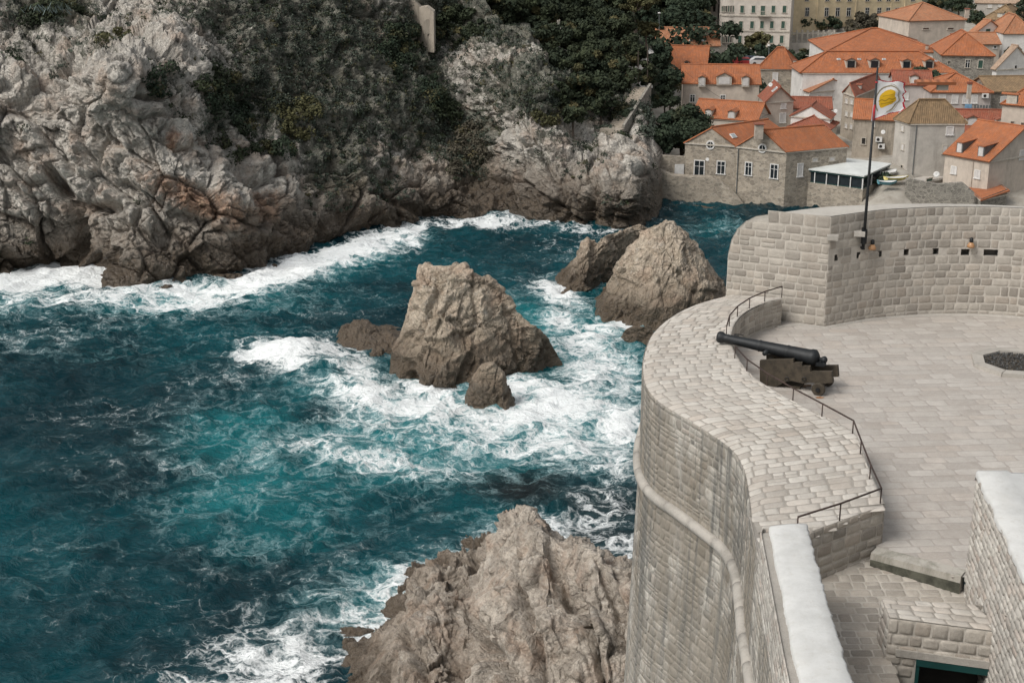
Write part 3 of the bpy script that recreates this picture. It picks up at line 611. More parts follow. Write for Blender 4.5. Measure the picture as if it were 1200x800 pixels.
# terrace floor
bw = [(965, 383), (1020, 373.5), (1060, 370), (1100, 368), (1150, 368.5), (1200, 372), (1260, 381), (1330, 396), (1400, 420)]
Bc = catmull([at_z(*p, T)[:2] for p in bw], 6)
E0, E1 = at_z(850, 346, OZ)[:2], Bc[0]
ter = [tuple(p + [-.1, 0]) for p in Ic] + [(6.95, 24.15), (8.2, 23.3), (8.4, 23.25), (21, 23.2), (21, 36)] + [tuple(p + [.1, .3]) for p in Bc[::-1] if p[0] < 20] + [tuple(E0 * .4 + E1 * .6)]
ca, sa = math.cos(R(4)), math.sin(R(4))
rt = lambda u, v: (ca * u - sa * v + 5, sa * u + ca * v + 22)
kk = polykeep(ter)
stones('terrace_floor', lambda u, v, h: np.stack([rt(u, v)[0], rt(u, v)[1], T + h + 0 * u], -1), (-2, 19), (-1.5, 19), (.26, .42), (.4, .85), 'floor', fort, gap=.006, relief=.004, seed=8, keep=lambda u, v: kk(*rt(u, v)), step=.12, jit=.3)
bed = MB(); tp = [p for p in ter]; bed.add([(x, y, T - .012) for x, y in tp], [tuple(range(len(tp)))]); bed.build('terrace_bed', M['floor'], fort)
# mortar strip along the foot of the curved wall
mb = MB(); fp = [np.r_[p, T + .0] for p in Ic[:8] + [.05, 0]]; 
gut = [tuple(Ic[3] + [.12, 0]), tuple(Ic[1] + [.1, -.05]), tuple(Ic[0] + [.05, -.12]), tuple((E0 * .25 + E1 * .75) + [-.0, -.1]), tuple(E1 + [0, -.12])] + [tuple(p + [0, -.1]) for p in Bc[2:]]
mb.tube([(x, y, T - .02) for x, y in gut], .07, 8); mb.build('mortar_fillet', M['cordon'], fort, True)
# step between terrace and passage
s0, s1 = np.array([6.80, 24.1]), np.array([8.2, 23.15]); d = (s1 - s0) / np.linalg.norm(s1 - s0); nn = np.array([-d[1], d[0]])
M['step'] = stone_mat('mossy_step', (.44, .41, .36), (.50, .47, .42), stain=.8, stainc=(.09, .095, .06))
stp = MB(); stp.obox((*(s0 - nn * .12), 27.3), (*((s1 - s0)), 0), (*(nn * .32), 0), (0, 0, .735)); stp.build('doorstep', M['step'], fort); stp = MB(); stp.obox((*(s0 - nn * .126), 27.3), (*((s1 - s0)), 0), (*(nn * .01), 0), (0, 0, .60)); stp.build('doorstep_face', M['moss'], fort)
# passage floor, falling towards the camera
pz = lambda v: 27.76 - .09 * (24 - v)
stones('passage_floor', lambda u, v, h: np.stack([u, v, pz(v) + h + 0 * u], -1), (4.8, 8.4), (20.45, 24.9), (.15, .26), (.2, .45), 'ashlar', fort, seed=9, relief=.012, keep=polykeep([(4.9, 20.3), (6.4, 20.3), (6.4, 21.75), (8.3, 21.8), (8.3, 23.2), (6.9, 24.1), (7.1, 24.8), (5.2, 23.6)]), step=.1)
rs = Path([(6.5, 20.45), (4.8, 20.45)]); stones('passage_step', wall_fn(rs, 1), (0, rs.L), (26.9, 27.43), (.18, .27), (.25, .4), 'ashlar', fort, seed=10)
stones('passage_floor', lambda u, v, h: np.stack([u, v, 27.05 + h + 0 * u], -1), (4.8, 6.4), (14, 20.45), (.15, .26), (.2, .45), 'ashlar', fort, seed=11, relief=.012)

# curved back wall with its rounded end
bwall = empty('battlement_wall', (8.8, 38.3, T), 'high curved wall of pale squared stone with a row of small square holes', 'wall')
TZ = 31.2
prof = [at_y(x, y, 39) for x, y in ()]
du = E1 - E0; EL = np.linalg.norm(du); du = du / EL; Epath = Path([E0, E1])
def on_end(px, py):     # pixel -> (u, z) on the end face's vertical plane
    r = ray(px, py); nrm = np.array([du[1], -du[0]]); t = (nrm @ E0) / (nrm @ r[:2]); p = r * t + [0, 0, CZ]; return (p[:2] - E0) @ du, p[2]
sh = [on_end(*p) for p in [(850, 348), (852, 320), (853, 298), (857, 281), (864, 268), (874, 259), (886, 253), (900, 251), (935, 252), (969, 253)]]
su = np.array([a for a, b in sh]); sz = np.array([b for a, b in sh]); TZ = sz[-1]
topz = lambda u: np.interp(u, su, sz)
_o = np.argsort(sz[:6] + np.arange(6) * 1e-4); uleft = lambda v: 0. if v <= sz[0] else (float(su[7]) if v >= sz[6] else float(np.interp(v, sz[:7], su[:7])))
EpR = Path([E1, E0]); UL_ = lambda v: EL - uleft(v + .08)
stones('end_wall', wall_fn(EpR, -1), (0, EL), (27.5, TZ - .01), (.2, .29), (.22, .5), 'ashlar', bwall, seed=12, relief=.010, ulen=UL_, step=.12)
Bp = Path(Bc)
def on_wall(px, py):    # pixel -> (u, z) on the curved wall
    best = None
    for i in range(len(Bc) - 1):
        a, b = Bc[i], Bc[i + 1]; e = b - a; nr = np.array([e[1], -e[0]]); r = ray(px, py); t = (nr @ a) / (nr @ r[:2]); p = r * t
        k = ((p[:2] - a) @ e) / (e @ e)
        if (0 <= k or i == 0) and k <= 1: return Bp.s[i] + k * np.linalg.norm(e), CZ + p[2]
    return None
hl = []; nich = MB()
for x, y, hw in ((980, 302, 3), (1006, 299, 3), (1031, 297.5, 3), (1062, 295.5, 3.5), (1096, 294.5, 4.5), (1131, 295.5, 5.5), (1161, 296, 9)):
    a = on_wall(x, y)
    if a is None: continue
    u0, z0 = a; ww = hw / 46 ; hl.append((u0 - ww, u0 + ww, z0 - .09, z0 + .09))
stones('inner_wall', wall_fn(Bp, 1), (0, Bp.L), (27.6, TZ - .01), (.2, .3), (.2, .46), 'ashlar', bwall, seed=13, relief=.010, holes=hl)
for a0, a1, b0, b1 in hl:
    f = wall_fn(Bp, -1); h_ = .3; c = lambda u, z, h: f(np.array(u), np.array(z), np.array(h))
    P = [c(a0 - .01, b0 - .01, 0.), c(a1 + .01, b0 - .01, 0.), c(a1 + .01, b1 + .01, 0.), c(a0 - .01, b1 + .01, 0.), c(a0 - .01, b0 - .01, h_), c(a1 + .01, b0 - .01, h_), c(a1 + .01, b1 + .01, h_), c(a0 - .01, b1 + .01, h_)]
    nich.add(P, [(4, 5, 6, 7), (0, 1, 5, 4), (1, 2, 6, 5), (2, 3, 7, 6), (3, 0, 4, 7)])
nich.build('putlog_holes', M['rubble'], bwall)
# top and outer side: sweep of the shoulder profile along the wall
far = [(893, 247.5), (915, 242), (960, 236.5), (1010, 234.5), (1060, 233.3), (1120, 233.5), (1200, 236.5), (1270, 241), (1340, 248), (1420, 258)]
Fc = catmull([at_z(*p, TZ + .02)[:2] for p in far], 6); Fp = Path(Fc)
nS = 60; tops = []
for k in range(nS):
    f = k / (nS - 1); a = Bp.at(Bp.L * f); b = Fp.at(Fp.L * f); o_ = (b - a) / np.linalg.norm(b - a); t_ = min(1, k / 8); o_ = -du * (1 - t_) + o_ * t_; o_ /= np.linalg.norm(o_)
    sc_k = 1 - t_ + t_ * (np.linalg.norm(b - a) + .9) / EL
    row = [(*(a + o_ * (EL - u_) * sc_k), z_ + (.012 if u_ > .9 else 0)) for u_, z_ in zip(su[::-1], sz[::-1])]; row[0] = (a[0], a[1], TZ + .004)
    row.append((row[-1][0], row[-1][1], 24)); tops.append(row)
tops = np.array(tops); ny, nx = tops.shape[:2]; idx = np.arange(ny * nx).reshape(ny, nx)
M['coping'] = stone_mat('coping', (.42, .39, .345), (.54, .51, .46), mortar=(.52, .49, .44), stain=.35, stainc=(.3, .27, .23), vertical=False, fine=16)
# section 0 follows the traced shoulder exactly
mk('coping', tops.reshape(-1, 3), np.stack([idx[:-1, :-1], idx[1:, :-1], idx[1:, 1:], idx[:-1, 1:]], -1).reshape(-1, 4), M['coping'], bwall, smooth=True, col=np.tile([.6, .1, 0.], (ny * nx, 1)))
_ec = [(*(E0 + du * a + np.array([-du[1], du[0]]) * .012), z) for a, z in zip(su, sz - .012)] + [(*(E1 + np.array([-du[1], du[0]]) * .012), 27.5), (*(E0 + np.array([-du[1], du[0]]) * .012), 27.5)]
mk('end_core', _ec, [tuple(range(len(_ec)))], M['coping'], bwall)
cb = MB()
for x, y in ((1004, 272.5), (969, 277)):
    a = on_wall(max(x, 972), y); p = wall_fn(Bp, 1)(np.array(a[0]), np.array(a[1]), np.array(.12)); cb.box(p, (.3, .3, .12), R(-14))
cb.build('corbel', M['cordon'], bwall)

# white topped wall running towards the camera
ww = empty('coped_wall', (4.7, 20, 28.5), 'rough stone wall with thick whitewashed top in the foreground left of the sunken passage', 'wall')
CZ2 = 29.5
wl = [at_z(*p, CZ2)[:2] for p in ((903, 616), (910, 650), (920, 700), (930, 750), (941, 800))] ; wl += [(3.75, 12.), (3.45, 6), (3.3, 3)]
wr = [at_z(*p, CZ2)[:2] for p in ((946, 613), (955, 650), (968, 700), (984, 750), (1001, 800))]; wr += [(4.75, 12.), (4.5, 6), (4.35, 3)]
wlp, wrp = Path(catmull(wl, 14)), Path(catmull(wr, 14)); n = 420; rows = []
for k in range(n):
    f = (k / (n - 1)); a = wlp.at(wlp.L * f); b = wrp.at(wrp.L * f)
    na = pnoise(np.array([f * 70, 0, 3.]), 3) * .012 + pnoise(np.array([f * 260, 0, 3.]), 3) * .014 + pnoise(np.array([f * 22, 0, 9.]), 3) * .03; nb = pnoise(np.array([f * 90, 5., 3.]), 4) * .03 + pnoise(np.array([f * 300, 5., 3.]), 4) * .03 + pnoise(np.array([f * 26, 5., 3.]), 6) * .05
    dn = (b - a) / np.linalg.norm(b - a); a = a - dn * (na + .02); b = b + dn * (nb + .01)
    e_ = .03 * pnoise(np.array([f * 40, 1, 1.]), 8)
    e_ *= .3; prof_ = [(a, -.22), (a - dn * .01, -.03 + e_), (a + dn * .03, .0), (a + dn * .2, .012 + e_ * .5), ((a + b) / 2, .02 + e_), (b - dn * .2, .012), (b - dn * .035, .0), (b, -.03), (b - dn * .02, -.22)]
    rows.append([(p[0], p[1], CZ2 + z) for p, z in prof_])
rows = np.array(rows); f0 = rows[:1].copy(); f0[..., 2] = CZ2 - .22; rows = np.concatenate([f0, rows]); ny, nx = rows.shape[:2]; idx = np.arange(ny * nx).reshape(ny, nx)
mk('whitewashed_coping', rows.reshape(-1, 3), np.stack([idx[:-1, :-1], idx[:-1, 1:], idx[1:, 1:], idx[1:, :-1]], -1).reshape(-1, 4), M['whitecap'], ww, smooth=True)
wl = [np.array(p) for p in wl]; wr = [np.array(p) for p in wr]
lp = Path(np.vstack([[wl[0] + [-.10, .12]], np.array(wl) + [-.16, 0]])); stones('outer_face', wall_fn(lp, 1), (0, lp.L), (28.3, CZ2 - .1), (.12, .2), (.16, .36), 'rough_wall', ww, seed=20, relief=.02, jit=.6, nring=10)
rp = Path(np.array(wr) + [.0, 0]); stones('inner_face', wall_fn(rp, -1), (0, rp.L), (26.5, CZ2 - .08), (.14, .24), (.2, .4), 'rough_wall', ww, seed=21, relief=.03, jit=.6)
ep = Path([wr[0] + [.0, .02], wl[0] + [-.1, .12]]); stones('end_face', wall_fn(ep, -1), (0, ep.L), (28.2, CZ2 - .1), (.14, .24), (.16, .3), 'rough_wall', ww, seed=22, relief=.02)
sv = MB(); 
nl = [Oc[-1] + [-.02, .2]] + [np.array(p) for p in near]; ll = [np.array([4.9, 24.]), *[np.array([p[0] + .6, p[1]]) for p in near]]
for k in range(len(nl) - 1): sv.add([(*nl[k], OZ - .07), (*nl[k + 1], OZ - .07), (*ll[k + 1], OZ - .07), (*ll[k], OZ - .07)], [(0, 1, 2, 3)])
for k in range(len(wl) - 1):
    a, b = wl[k] + [-.18, 0], wl[k + 1] + [-.18, 0]; c, d_ = wl[k + 1] + [.3, 0], wl[k] + [.3, 0]
    sv.add([(*a, CZ2 - .14), (*b, CZ2 - .14), (*c, CZ2 - .1), (*d_, CZ2 - .1)], [(0, 1, 2, 3)])
sv.build('wall_ledge', M['rough_wall'], ww)

# right hand wall with white top
rw = empty('coped_wall', (8.2, 21, 27), 'tall rough stone wall with broad whitewashed top at the right beside the step', 'wall')
q0, q1 = at_z(1146, 551, 30.1)[:2], at_z(1201, 672, 30.1)[:2]; q2 = q0 + (q1 - q0) * 2.6
lf = Path([q0, q1, q2]); stones('side_face', wall_fn(lf, 1), (0, lf.L), (25.5, 30.05), (.12, .2), (.16, .4), 'rough_wall', rw, seed=23, relief=.028, jit=.7, nring=10, step=.2)
bf = Path([(20, q0[1] - .3), (q0[0], q0[1])]); stones('far_face', wall_fn(bf, 1), (0, bf.L), (27, 30.05), (.14, .24), (.2, .4), 'rough_wall', rw, seed=24)
n = 160; rows = []
for k in range(n):
    f = k / (n - 1); a = lf.at(lf.L * f); a = a - [.03 + .02 * pnoise(np.array([f * 60, 2, 2.]), 5) + .03 * pnoise(np.array([f * 18, 2, 2.]), 5), 0]
    rows.append([(a[0], a[1], 29.98), (a[0] + .0, a[1], 30.07), (a[0] + .03, a[1], 30.1), (a[0] + .55, a[1], 30.105), (a[0] + .62, a[1], 30.06), (20, a[1] - .3 + f * .3, 30.05)])
rows = np.array(rows); f0 = rows[:1].copy(); f0[..., 2] = 29.9; f0[..., 1] += .03; rows = np.concatenate([f0, rows]); ny, nx = rows.shape[:2]; idx = np.arange(ny * nx).reshape(ny, nx)
mk('whitewashed_coping', rows.reshape(-1, 3), np.stack([idx[:-1, :-1], idx[:-1, 1:], idx[1:, 1:], idx[1:, :-1]], -1).reshape(-1, 4), M['whitecap'], rw, smooth=False)

# low stone stairhead with dark green door
hut = empty('stairhead', (7, 21, 27), 'small stone stairhead with dark green door frame at the bottom right corner', 'stairhead')
hz = 28.3; a0 = at_z(1042, 723, hz); a1 = at_z(1179, 741, hz); b0 = at_z(1033, 702, hz); b1 = at_z(1142, 708, hz)
dv = (a1 - a0)[:2]; DL = np.linalg.norm(dv); dv /= DL; fpth = Path([a0[:2], a1[:2]])
def on_front(px, py):
    r = ray(px, py); nr = np.array([dv[1], -dv[0]]); t = (nr @ a0[:2]) / (nr @ r[:2]); p = r * t; return (p[:2] - a0[:2]) @ dv, CZ + p[2]
du0, dz0 = on_front(1074, 771); du1, _ = on_front(1174, 784)
door = (du0, du1, 25.0, dz0)
stones('front_wall', wall_fn(fpth, 1), (0, DL), (25.0, hz - .01), (.17, .22), (.2, .34), 'ashlar', hut, seed=30, relief=.016, holes=[door], step=.1)
lfp = Path([b0[:2], a0[:2]]); stones('side_wall', wall_fn(lfp, 1), (0, lfp.L), (25.0, hz - .01), (.15, .22), (.2, .34), 'rough_wall', hut, seed=31, relief=.025)
def bil(u, v, h):
    s_ = u / 1.8; t_ = v / .7; p = (a0[:2] * (1 - s_)[..., None] + a1[:2] * s_[..., None]) * (1 - t_)[..., None] + (b0[:2] * (1 - s_)[..., None] + (b1[:2]) * s_[..., None]) * t_[..., None]
    return np.stack([p[..., 0], p[..., 1], hz + h + 0 * s_], -1)
stones('roof', bil, (0, 1.8), (0, .7), (.16, .22), (.28, .4), 'paving', hut, seed=32, relief=.02, step=.1)
bk = Path([b1[:2] + [.2, 0], b0[:2]]); stones('back_wall', wall_fn(bk, 1), (0, bk.L), (26.8, hz - .01), (.17, .24), (.2, .4), 'ashlar', hut, seed=33)
F3 = wall_fn(fpth, 1); P3 = lambda u, z, h: F3(np.array(u), np.array(z), np.array(h))
inn = MB(); inn.add([P3(du0, 25., 0.), P3(du1, 25., 0.), P3(du1, dz0, 0.), P3(du0, dz0, 0.), P3(du0, 25., -.6), P3(du1, 25., -.6), P3(du1, dz0, -.6), P3(du0, dz0, -.6)], [(4, 5, 6, 7), (0, 1, 5, 4), (1, 2, 6, 5), (2, 3, 7, 6), (3, 0, 4, 7)]); inn.build('doorway', M['dark'], hut)
lt = MB(); lt.obox(P3(du0 - .35, dz0 + .01, .0), np.array([dv[0], dv[1], 0]) * (du1 - du0 + .45), np.array([dv[1], -dv[0], 0]) * .045, np.array([0, 0, .13])); lt.build('lintel', M['cordon'], hut)
fr = MB(); up = np.array([0, 0, 1.]); D3 = np.array([dv[0], dv[1], 0]); N3 = np.array([dv[1], -dv[0], 0])
fr.obox(P3(du0, dz0 - .12, -.1), D3 * (du1 - du0), N3 * .14, up * .118)
fr.obox(P3(du0, 25., -.1), D3 * .06, N3 * .12, up * (dz0 - .122 - 25)); fr.obox(P3(du1 - .06, 25., -.1), D3 * .06, N3 * .12, up * (dz0 - .122 - 25)); fr.build('door_frame', M['green_door'], hut)

# ------------------------------------------------------------------ railings
def railing(label, bases, label_end=None):
    P = [at_z(x, y, IZ) for x, y in bases]; r = empty('railing', tuple(P[0]), label, 'railing', 'rusty railings along the parapet')
    t = MB(); t.tube([p + [0, 0, .30] for p in P], .019, 8); t.build('handrail', M['rail'], r, True)
    for p in P:
        m = MB(); m.tube([p + [0, 0, -.05], p + [0, 0, .285]], .014, 6); m.build('post', M['rail'], r, True)
railing('short rusty railing curving from the back wall to the cannon muzzle', [(916, 347.5), (896, 353.5), (878, 361.5), (864, 371), (854.5, 382), (851, 395)])
railing('long rusty railing from the cannon muzzle bending round to the white topped wall', [(861, 419.5), (875, 435), (898.6, 451.6), (929, 469.6), (963, 488), (999, 508), (1008, 532), (1019, 561), (1031.5, 589), (984, 607), (934, 623)])

# ------------------------------------------------------------------ cannon
mz = at_y(841, 400.5, 33.95); br = at_y(957, 421, 32.75); ax = br - mz; BL = np.linalg.norm(ax); ax /= BL
_ha = np.array([ax[0], ax[1], 0]); _ha /= np.linalg.norm(_ha); _p = np.array([_ha[1], -_ha[0], 0]); _p = _p if _p[1] < 0 else -_p; _q = at_z(962, 459.5, T) - _p * .13
def on_axis(px, py): r = ray(px, py); t = (_p[:2] @ _q[:2]) / (_p[:2] @ r[:2]); return r * t + [0, 0, CZ]
mz, br = on_axis(841, 399.5), on_axis(957, 419.5); mz[2] = max(mz[2], 28.99); print('CANNON', mz, br); ax = br - mz; BL = np.linalg.norm(ax); ax /= BL
base = at_z(950, 458, T); cn = empty('cannon', tuple(base), 'old black iron cannon on a brown stepped wooden carriage pointing over the parapet', 'cannon')
b = MB(); L = BL
b.lathe([(-.0, .085), (0, .125), (.03, .145), (.10, .15), (.17, .118), (.22, .108), (.25, .118), (.28, .112), (.8, .125), (L * .42, .138), (L * .42 + .03, .152), (L * .42 + .07, .142), (L * .7, .162), (L * .7 + .03, .176), (L * .7 + .07, .166), (L * .93, .185), (L * .95, .205), (L * .985, .205), (L, .17), (L + .04, .12), (L + .07, .06)], mz, ax, 28)
b.build('barrel', M['iron'], cn, True)
m = MB(); m.lathe([(-.01, .07), (.0, .078), (.035, .05)], mz - ax * .004, ax, 20); m.build('bore', M['black'], cn)
m = MB(); m.lathe([(0, .05), (.06, .04), (.09, .075), (.14, .095), (.19, .075), (.22, .03)], mz + ax * (L + .05), ax, 16); m.build('cascabel_knob', M['iron'], cn, True)
hd = np.array([ax[0], ax[1], 0]); hd /= np.linalg.norm(hd); pn = np.array([hd[1], -hd[0], 0]); pn = pn if pn[1] < 0 else -pn
pb = at_z(962, 459.5, T)     # foot of the near rear wheel
def on_cheek(px, py):
    r = ray(px, py); t = (pn[:2] @ pb[:2]) / (pn[:2] @ r[:2]); return r * t + [0, 0, CZ]
pg = [(893, 420), (932, 418.5), (932.5, 422.5), (942, 422.5), (942.5, 426.5), (951.5, 427), (952, 433), (977, 433), (978, 446), (962, 447), (951, 445.5), (945, 447), (930, 443.5), (921, 445.5), (915, 449), (905, 452), (893, 455)]
for k, off in enumerate((-.18, .33)):
    pts = [on_cheek(*p) - pn * off for p in pg]; V = pts + [p - pn * .11 for p in pts]; n = len(pts); m = MB()
    m.add(V, [tuple(range(n)), tuple(range(2 * n - 1, n - 1, -1))] + [(i, (i + 1) % n, n + (i + 1) % n, n + i) for i in range(n)]); m.build('carriage_cheek', M['oldwood'], cn)
cheekc = on_cheek(935, 440) - pn * .39
m = MB(); m.obox(on_cheek(897, 452) + pn * .06, hd * .9, -pn * .38, (0, 0, .14)); m.obox(on_cheek(945, 444) + pn * .06, hd * .45, -pn * .38, (0, 0, .10)); m.obox(on_cheek(897, 440) + pn * .06, hd * .1, -pn * .38, (0, 0, .4)); m.build('carriage_bed', M['oldwood'], cn)
rearc = at_z(962, 459.5, T) + [0, 0, .16]
for off, sft in ((-.25, 0), (.52, 0), (.02, -1.2), (.26, -1.2)):
    if 1:
        c = rearc - pn * off + hd * sft; w = MB(); w.lathe([(-.05, .05), (-.05, .15), (-.035, .165), (.035, .165), (.05, .15), (.05, .05)], c, pn, 20); wh = w.build('wheel', M['oldwood'], cn)
        h = MB(); h.lathe([(-.08, .03), (-.08, .055), (.08, .055), (.08, .03)], c, pn, 14); h.build('hub', M['iron'], wh)
for sft, o1, o2 in ((0, .25, .55), (-1.2, .0, .3)):
    m = MB(); m.tube([rearc + pn * o1 + hd * sft, rearc - pn * o2 + hd * sft], .04, 8); m.build('axle', M['oldwood'], cn)
tr = mz + ax * L * .52
m = MB(); m.tube([tr - [0, 0, .07] + pn * .30, tr - [0, 0, .07] - pn * .30], .06, 12); m.build('trunnion', M['iron'], cn, True)
m = MB(); qp = mz + ax * (L + .02) - [0, 0, .16]; m.obox(qp - pn * .12, hd * .2, pn * .24, (0, 0, .09)); m.tube([qp + hd * .18 + pn * .1, qp + hd * .26 + [0, 0, .06] + pn * .1, qp + hd * .18 + [0, 0, .1] + pn * .1], .015, 6); m.build('elevating_wedge', M['iron'], cn)
for q in ((945, 441), (925, 441)):
    c = on_cheek(*q) + pn * .19; rr = MB(); rr.tube([c + .05 * math.cos(a) * hd + np.array([0, 0, .05 * math.sin(a)]) + pn * .02 for a in np.linspace(0, 6.28, 14)], .009, 5); rr.build('ring_bolt', M['iron'], cn)
# hook lying on the parapet beside the muzzle
c = at_z(866, 395, IZ); m = MB(); m.tube([c + [.13 * math.cos(a), .06 * math.sin(a), .03 + .04 * math.sin(a * .5)] for a in np.linspace(.4, 4.6, 12)], .012, 6); tag(m.build('iron_ring', M['iron'], None, True), 'small dark iron hook on the parapet edge above the cannon muzzle', 'hook')
# rust marks on the floor are part of the paving: thin stain patches
def stain(px, py, rx, ry, col, nm):
    c = at_z(px, py, T + .012); P = [c]; g = np.random.default_rng(int(px))
    for a in np.linspace(0, 2 * math.pi, 24, endpoint=False): k = .6 + .5 * g.random(); P.append(c + [rx * k * math.cos(a), ry * k * math.sin(a), 0])
    return mk(nm, P, [(0, i + 1, (i + 1) % 24 + 1) for i in range(24)], plain(nm + '_orange', col, .9, 0, .4, 8), fort)
stain(960.5, 465.5, .12, .07, (.30, .14, .06), 'rust_stain'); stain(936, 451.5, .35, .12, (.26, .17, .11), 'rust_stain')

# ------------------------------------------------------------------ ring of dark gravel on the terrace
rc = at_z(1190, 427.5, T); fpit = empty('fire_pit', tuple(rc), 'low octagonal stone ring filled with dark gravel on the terrace floor', 'stone ring')
for k in range(8):
    a0_, a1_ = R(45 * k + 10), R(45 * k + 54); m = MB(); P = []
    for z in (0, .11):
        for rr_, aa in ((1.16, a0_), (1.16, a1_), (.86, a1_), (.86, a0_)): P.append((rc[0] + rr_ * math.cos(aa), rc[1] + rr_ * math.sin(aa), T + z))
    m.hexa(P); m.build('kerb_stone', M['cordon'], fpit)
gs = MB(); g = np.random.default_rng(5); gv = []; gf = []
for k in range(1500):
    rr_ = .86 * math.sqrt(g.random()); aa = g.random() * 6.283; s_ = g.uniform(.012, .03); c = rc + [rr_ * math.cos(aa), rr_ * math.sin(aa), .045 + .03 * g.random()]; q = g.normal(0, 1, (4, 3)); q /= np.linalg.norm(q, axis=1)[:, None]; b0_ = len(gv); gv += list(c + q * s_ * 1.4); gf += [(b0_, b0_ + 1, b0_ + 2), (b0_, b0_ + 2, b0_ + 3), (b0_, b0_ + 3, b0_ + 1), (b0_ + 1, b0_ + 3, b0_ + 2)]
mk('gravel', gv, gf, plain('charcoal_gravel', (.09, .09, .088), .9, 0, .9, 14), fpit)
m = MB(); m.lathe([(0, .87), (.05, .87)], (rc[0], rc[1], T), (0, 0, 1), 24); m.build('gravel_bed', M['oldwood'], fpit)

# ------------------------------------------------------------------ flagpole, flag, wall lamps
wb = on_wall(1007, 290); f_ = wall_fn(Bp, 1); pbm = f_(np.array(wb[0]), np.array(wb[1]), np.array(.16)); ptop = at_y(1028.5, 79, pbm[1])
pole = empty('flagpole', tuple(pbm), 'thin dark iron flagpole clamped to the inside of the curved wall', 'flagpole')
m = MB(); m.tube([pbm, pbm * .75 + ptop * .25, ptop], [.045, .04, .026], 10); m.build('pole', M['iron'], pole, True)
m = MB(); k = (pbm * .86 + ptop * .14); m.lathe([(-.2, .03), (-.2, .085), (.2, .085), (.2, .03)], pbm * .93 + ptop * .07, (0, 0, 1), 12); m.box(pbm + [0, .12, .55], (.09, .3, .05)); m.box(pbm + [0, .12, .0], (.09, .3, .05)); m.build('clamp', M['iron'], pole)
m = MB(); k = pbm * .36 + ptop * .64; m.tube([pbm * .285 + ptop * .715 + [.0, 0, 0], pbm * .20 + ptop * .80], .032, 8); M['redband'] = plain('red_band', (.45, .02, .03)); m.build('collar', M['redband'], pole, True); m = MB(); m.lathe([(-.03, .02), (0, .045), (.03, .02)], pbm * .08 + ptop * .92, (0, 0, 1), 10); m.build('collar', M['redband'], pole, True)
def flag():
    H0 = at_y(1027, 92.5, pbm[1]); H1 = at_y(1020.5, 142.5, pbm[1]); n = 150
    topx = [(1027, 92.5), (1040, 95.5), (1052, 94.5), (1061, 97)]; rig = [(1061, 97), (1059.5, 103), (1062, 108), (1058.5, 112), (1061, 118), (1059, 121), (1061.5, 127), (1056, 131)]; bot = [(1020.5, 142.5), (1030, 138), (1042, 133), (1056, 130)]
    g = np.random.default_rng(2); V = []; C_ = []
    def lin(L, t): x = np.linspace(0, 1, len(L)); return np.array([np.interp(t, x, [a for a, b in L]), np.interp(t, x, [b for a, b in L])])
    for j in range(n):
        v = j / (n - 1); l = np.array([1027, 92.5]) * (1 - v) + np.array([1020.5, 142.5]) * v; r_ = lin(rig, v)
        for i in range(n):
            u = i / (n - 1); t_ = lin(topx, u); b_ = lin(bot, u); lr = l * (1 - u) + r_ * u; tb = t_ * (1 - v) + b_ * v
            bl = (topx[0][0] * (1 - u) + topx[-1][0] * u) * (1 - v) + (bot[0][0] * (1 - u) + bot[-1][0] * u) * v; bl2 = (topx[0][1] * (1 - u) + topx[-1][1] * u) * (1 - v) + (bot[0][1] * (1 - u) + bot[-1][1] * u) * v
            q = lr + tb - [bl, bl2]; e_ = .9 * pnoise(np.array([u * 9, v * 9, 3.]), 5) * (u > .5) * (1 if (v < .05 or v > .93 or u > .94) else .3)
            yoff = .05 * math.sin(u * 7 + v * 2.2) * u + .015 * math.sin(v * 8 + u * 3)
            V.append(at_y(q[0] + e_, q[1] + e_ * .6, pbm[1] + yoff - .0))
            nz = .018 * pnoise(np.array([u * 25, v * 25, 1.]), 6)
            dx = (u - .45) / .33; dy = (v - .50) / .33; rr_ = math.hypot(dx, dy)
            c = (.80, .78, .77)
            if rr_ + nz * 3 < .82 and dy + .12 * dx < .66:
                c = (.74, .44, .02)
                if abs((dy * 1.0) - .05 + .05 * math.sin(dx * 9)) < .045 or (abs(dy - .32) < .04 and abs(dx) < .6) or (abs(dy + .3) < .03 and abs(dx) < .5): c = (.40, .24, .02)
            elif 1.07 < rr_ + nz < 1.19 and not (-.75 < dx < 0.1 and dy > .4): c = (.30, .25, .17)
            elif 1.24 < rr_ < 1.29 and dx > 0: c = (.35, .32, .27)
            if v < .022 + nz or v > .965 + nz or u > .955 + nz * 1.5: c = (.42, .015, .035)
            if u < .05: c = (.60, .58, .60)
            C_.append(c)
    idx = np.arange(n * n).reshape(n, n); F = np.stack([idx[:-1, :-1], idx[1:, :-1], idx[1:, 1:], idx[:-1, 1:]], -1).reshape(-1, 4)
    nt_ = NT('flag_cloth'); a = nt_.n('Attribute', attribute_name='tone'); tr_ = nt_.n('BsdfTranslucent'); nt_.t.links.new(a.outputs['Color'], tr_.inputs[0]); mx = nt_.n('MixShader'); mx.inputs[0].default_value = .35
    nt_.done(a.outputs['Color'], .9, nt_.bump(nt_.noise(nt_.coord(), 30, 4), .01, .5)); nt_.t.links.new(nt_.b.outputs[0], mx.inputs[1]); nt_.t.links.new(tr_.outputs[0], mx.inputs[2]); nt_.t.links.new(mx.outputs[0], nt_.out.inputs[0])
    o = mk('flag', V, F, nt_.m, smooth=True, col=C_); tag(o, 'tattered white flag with red edge and a yellow round emblem', 'flag')
flag()
amber = plain('amber_glass', (.50, .27, .13), .3)
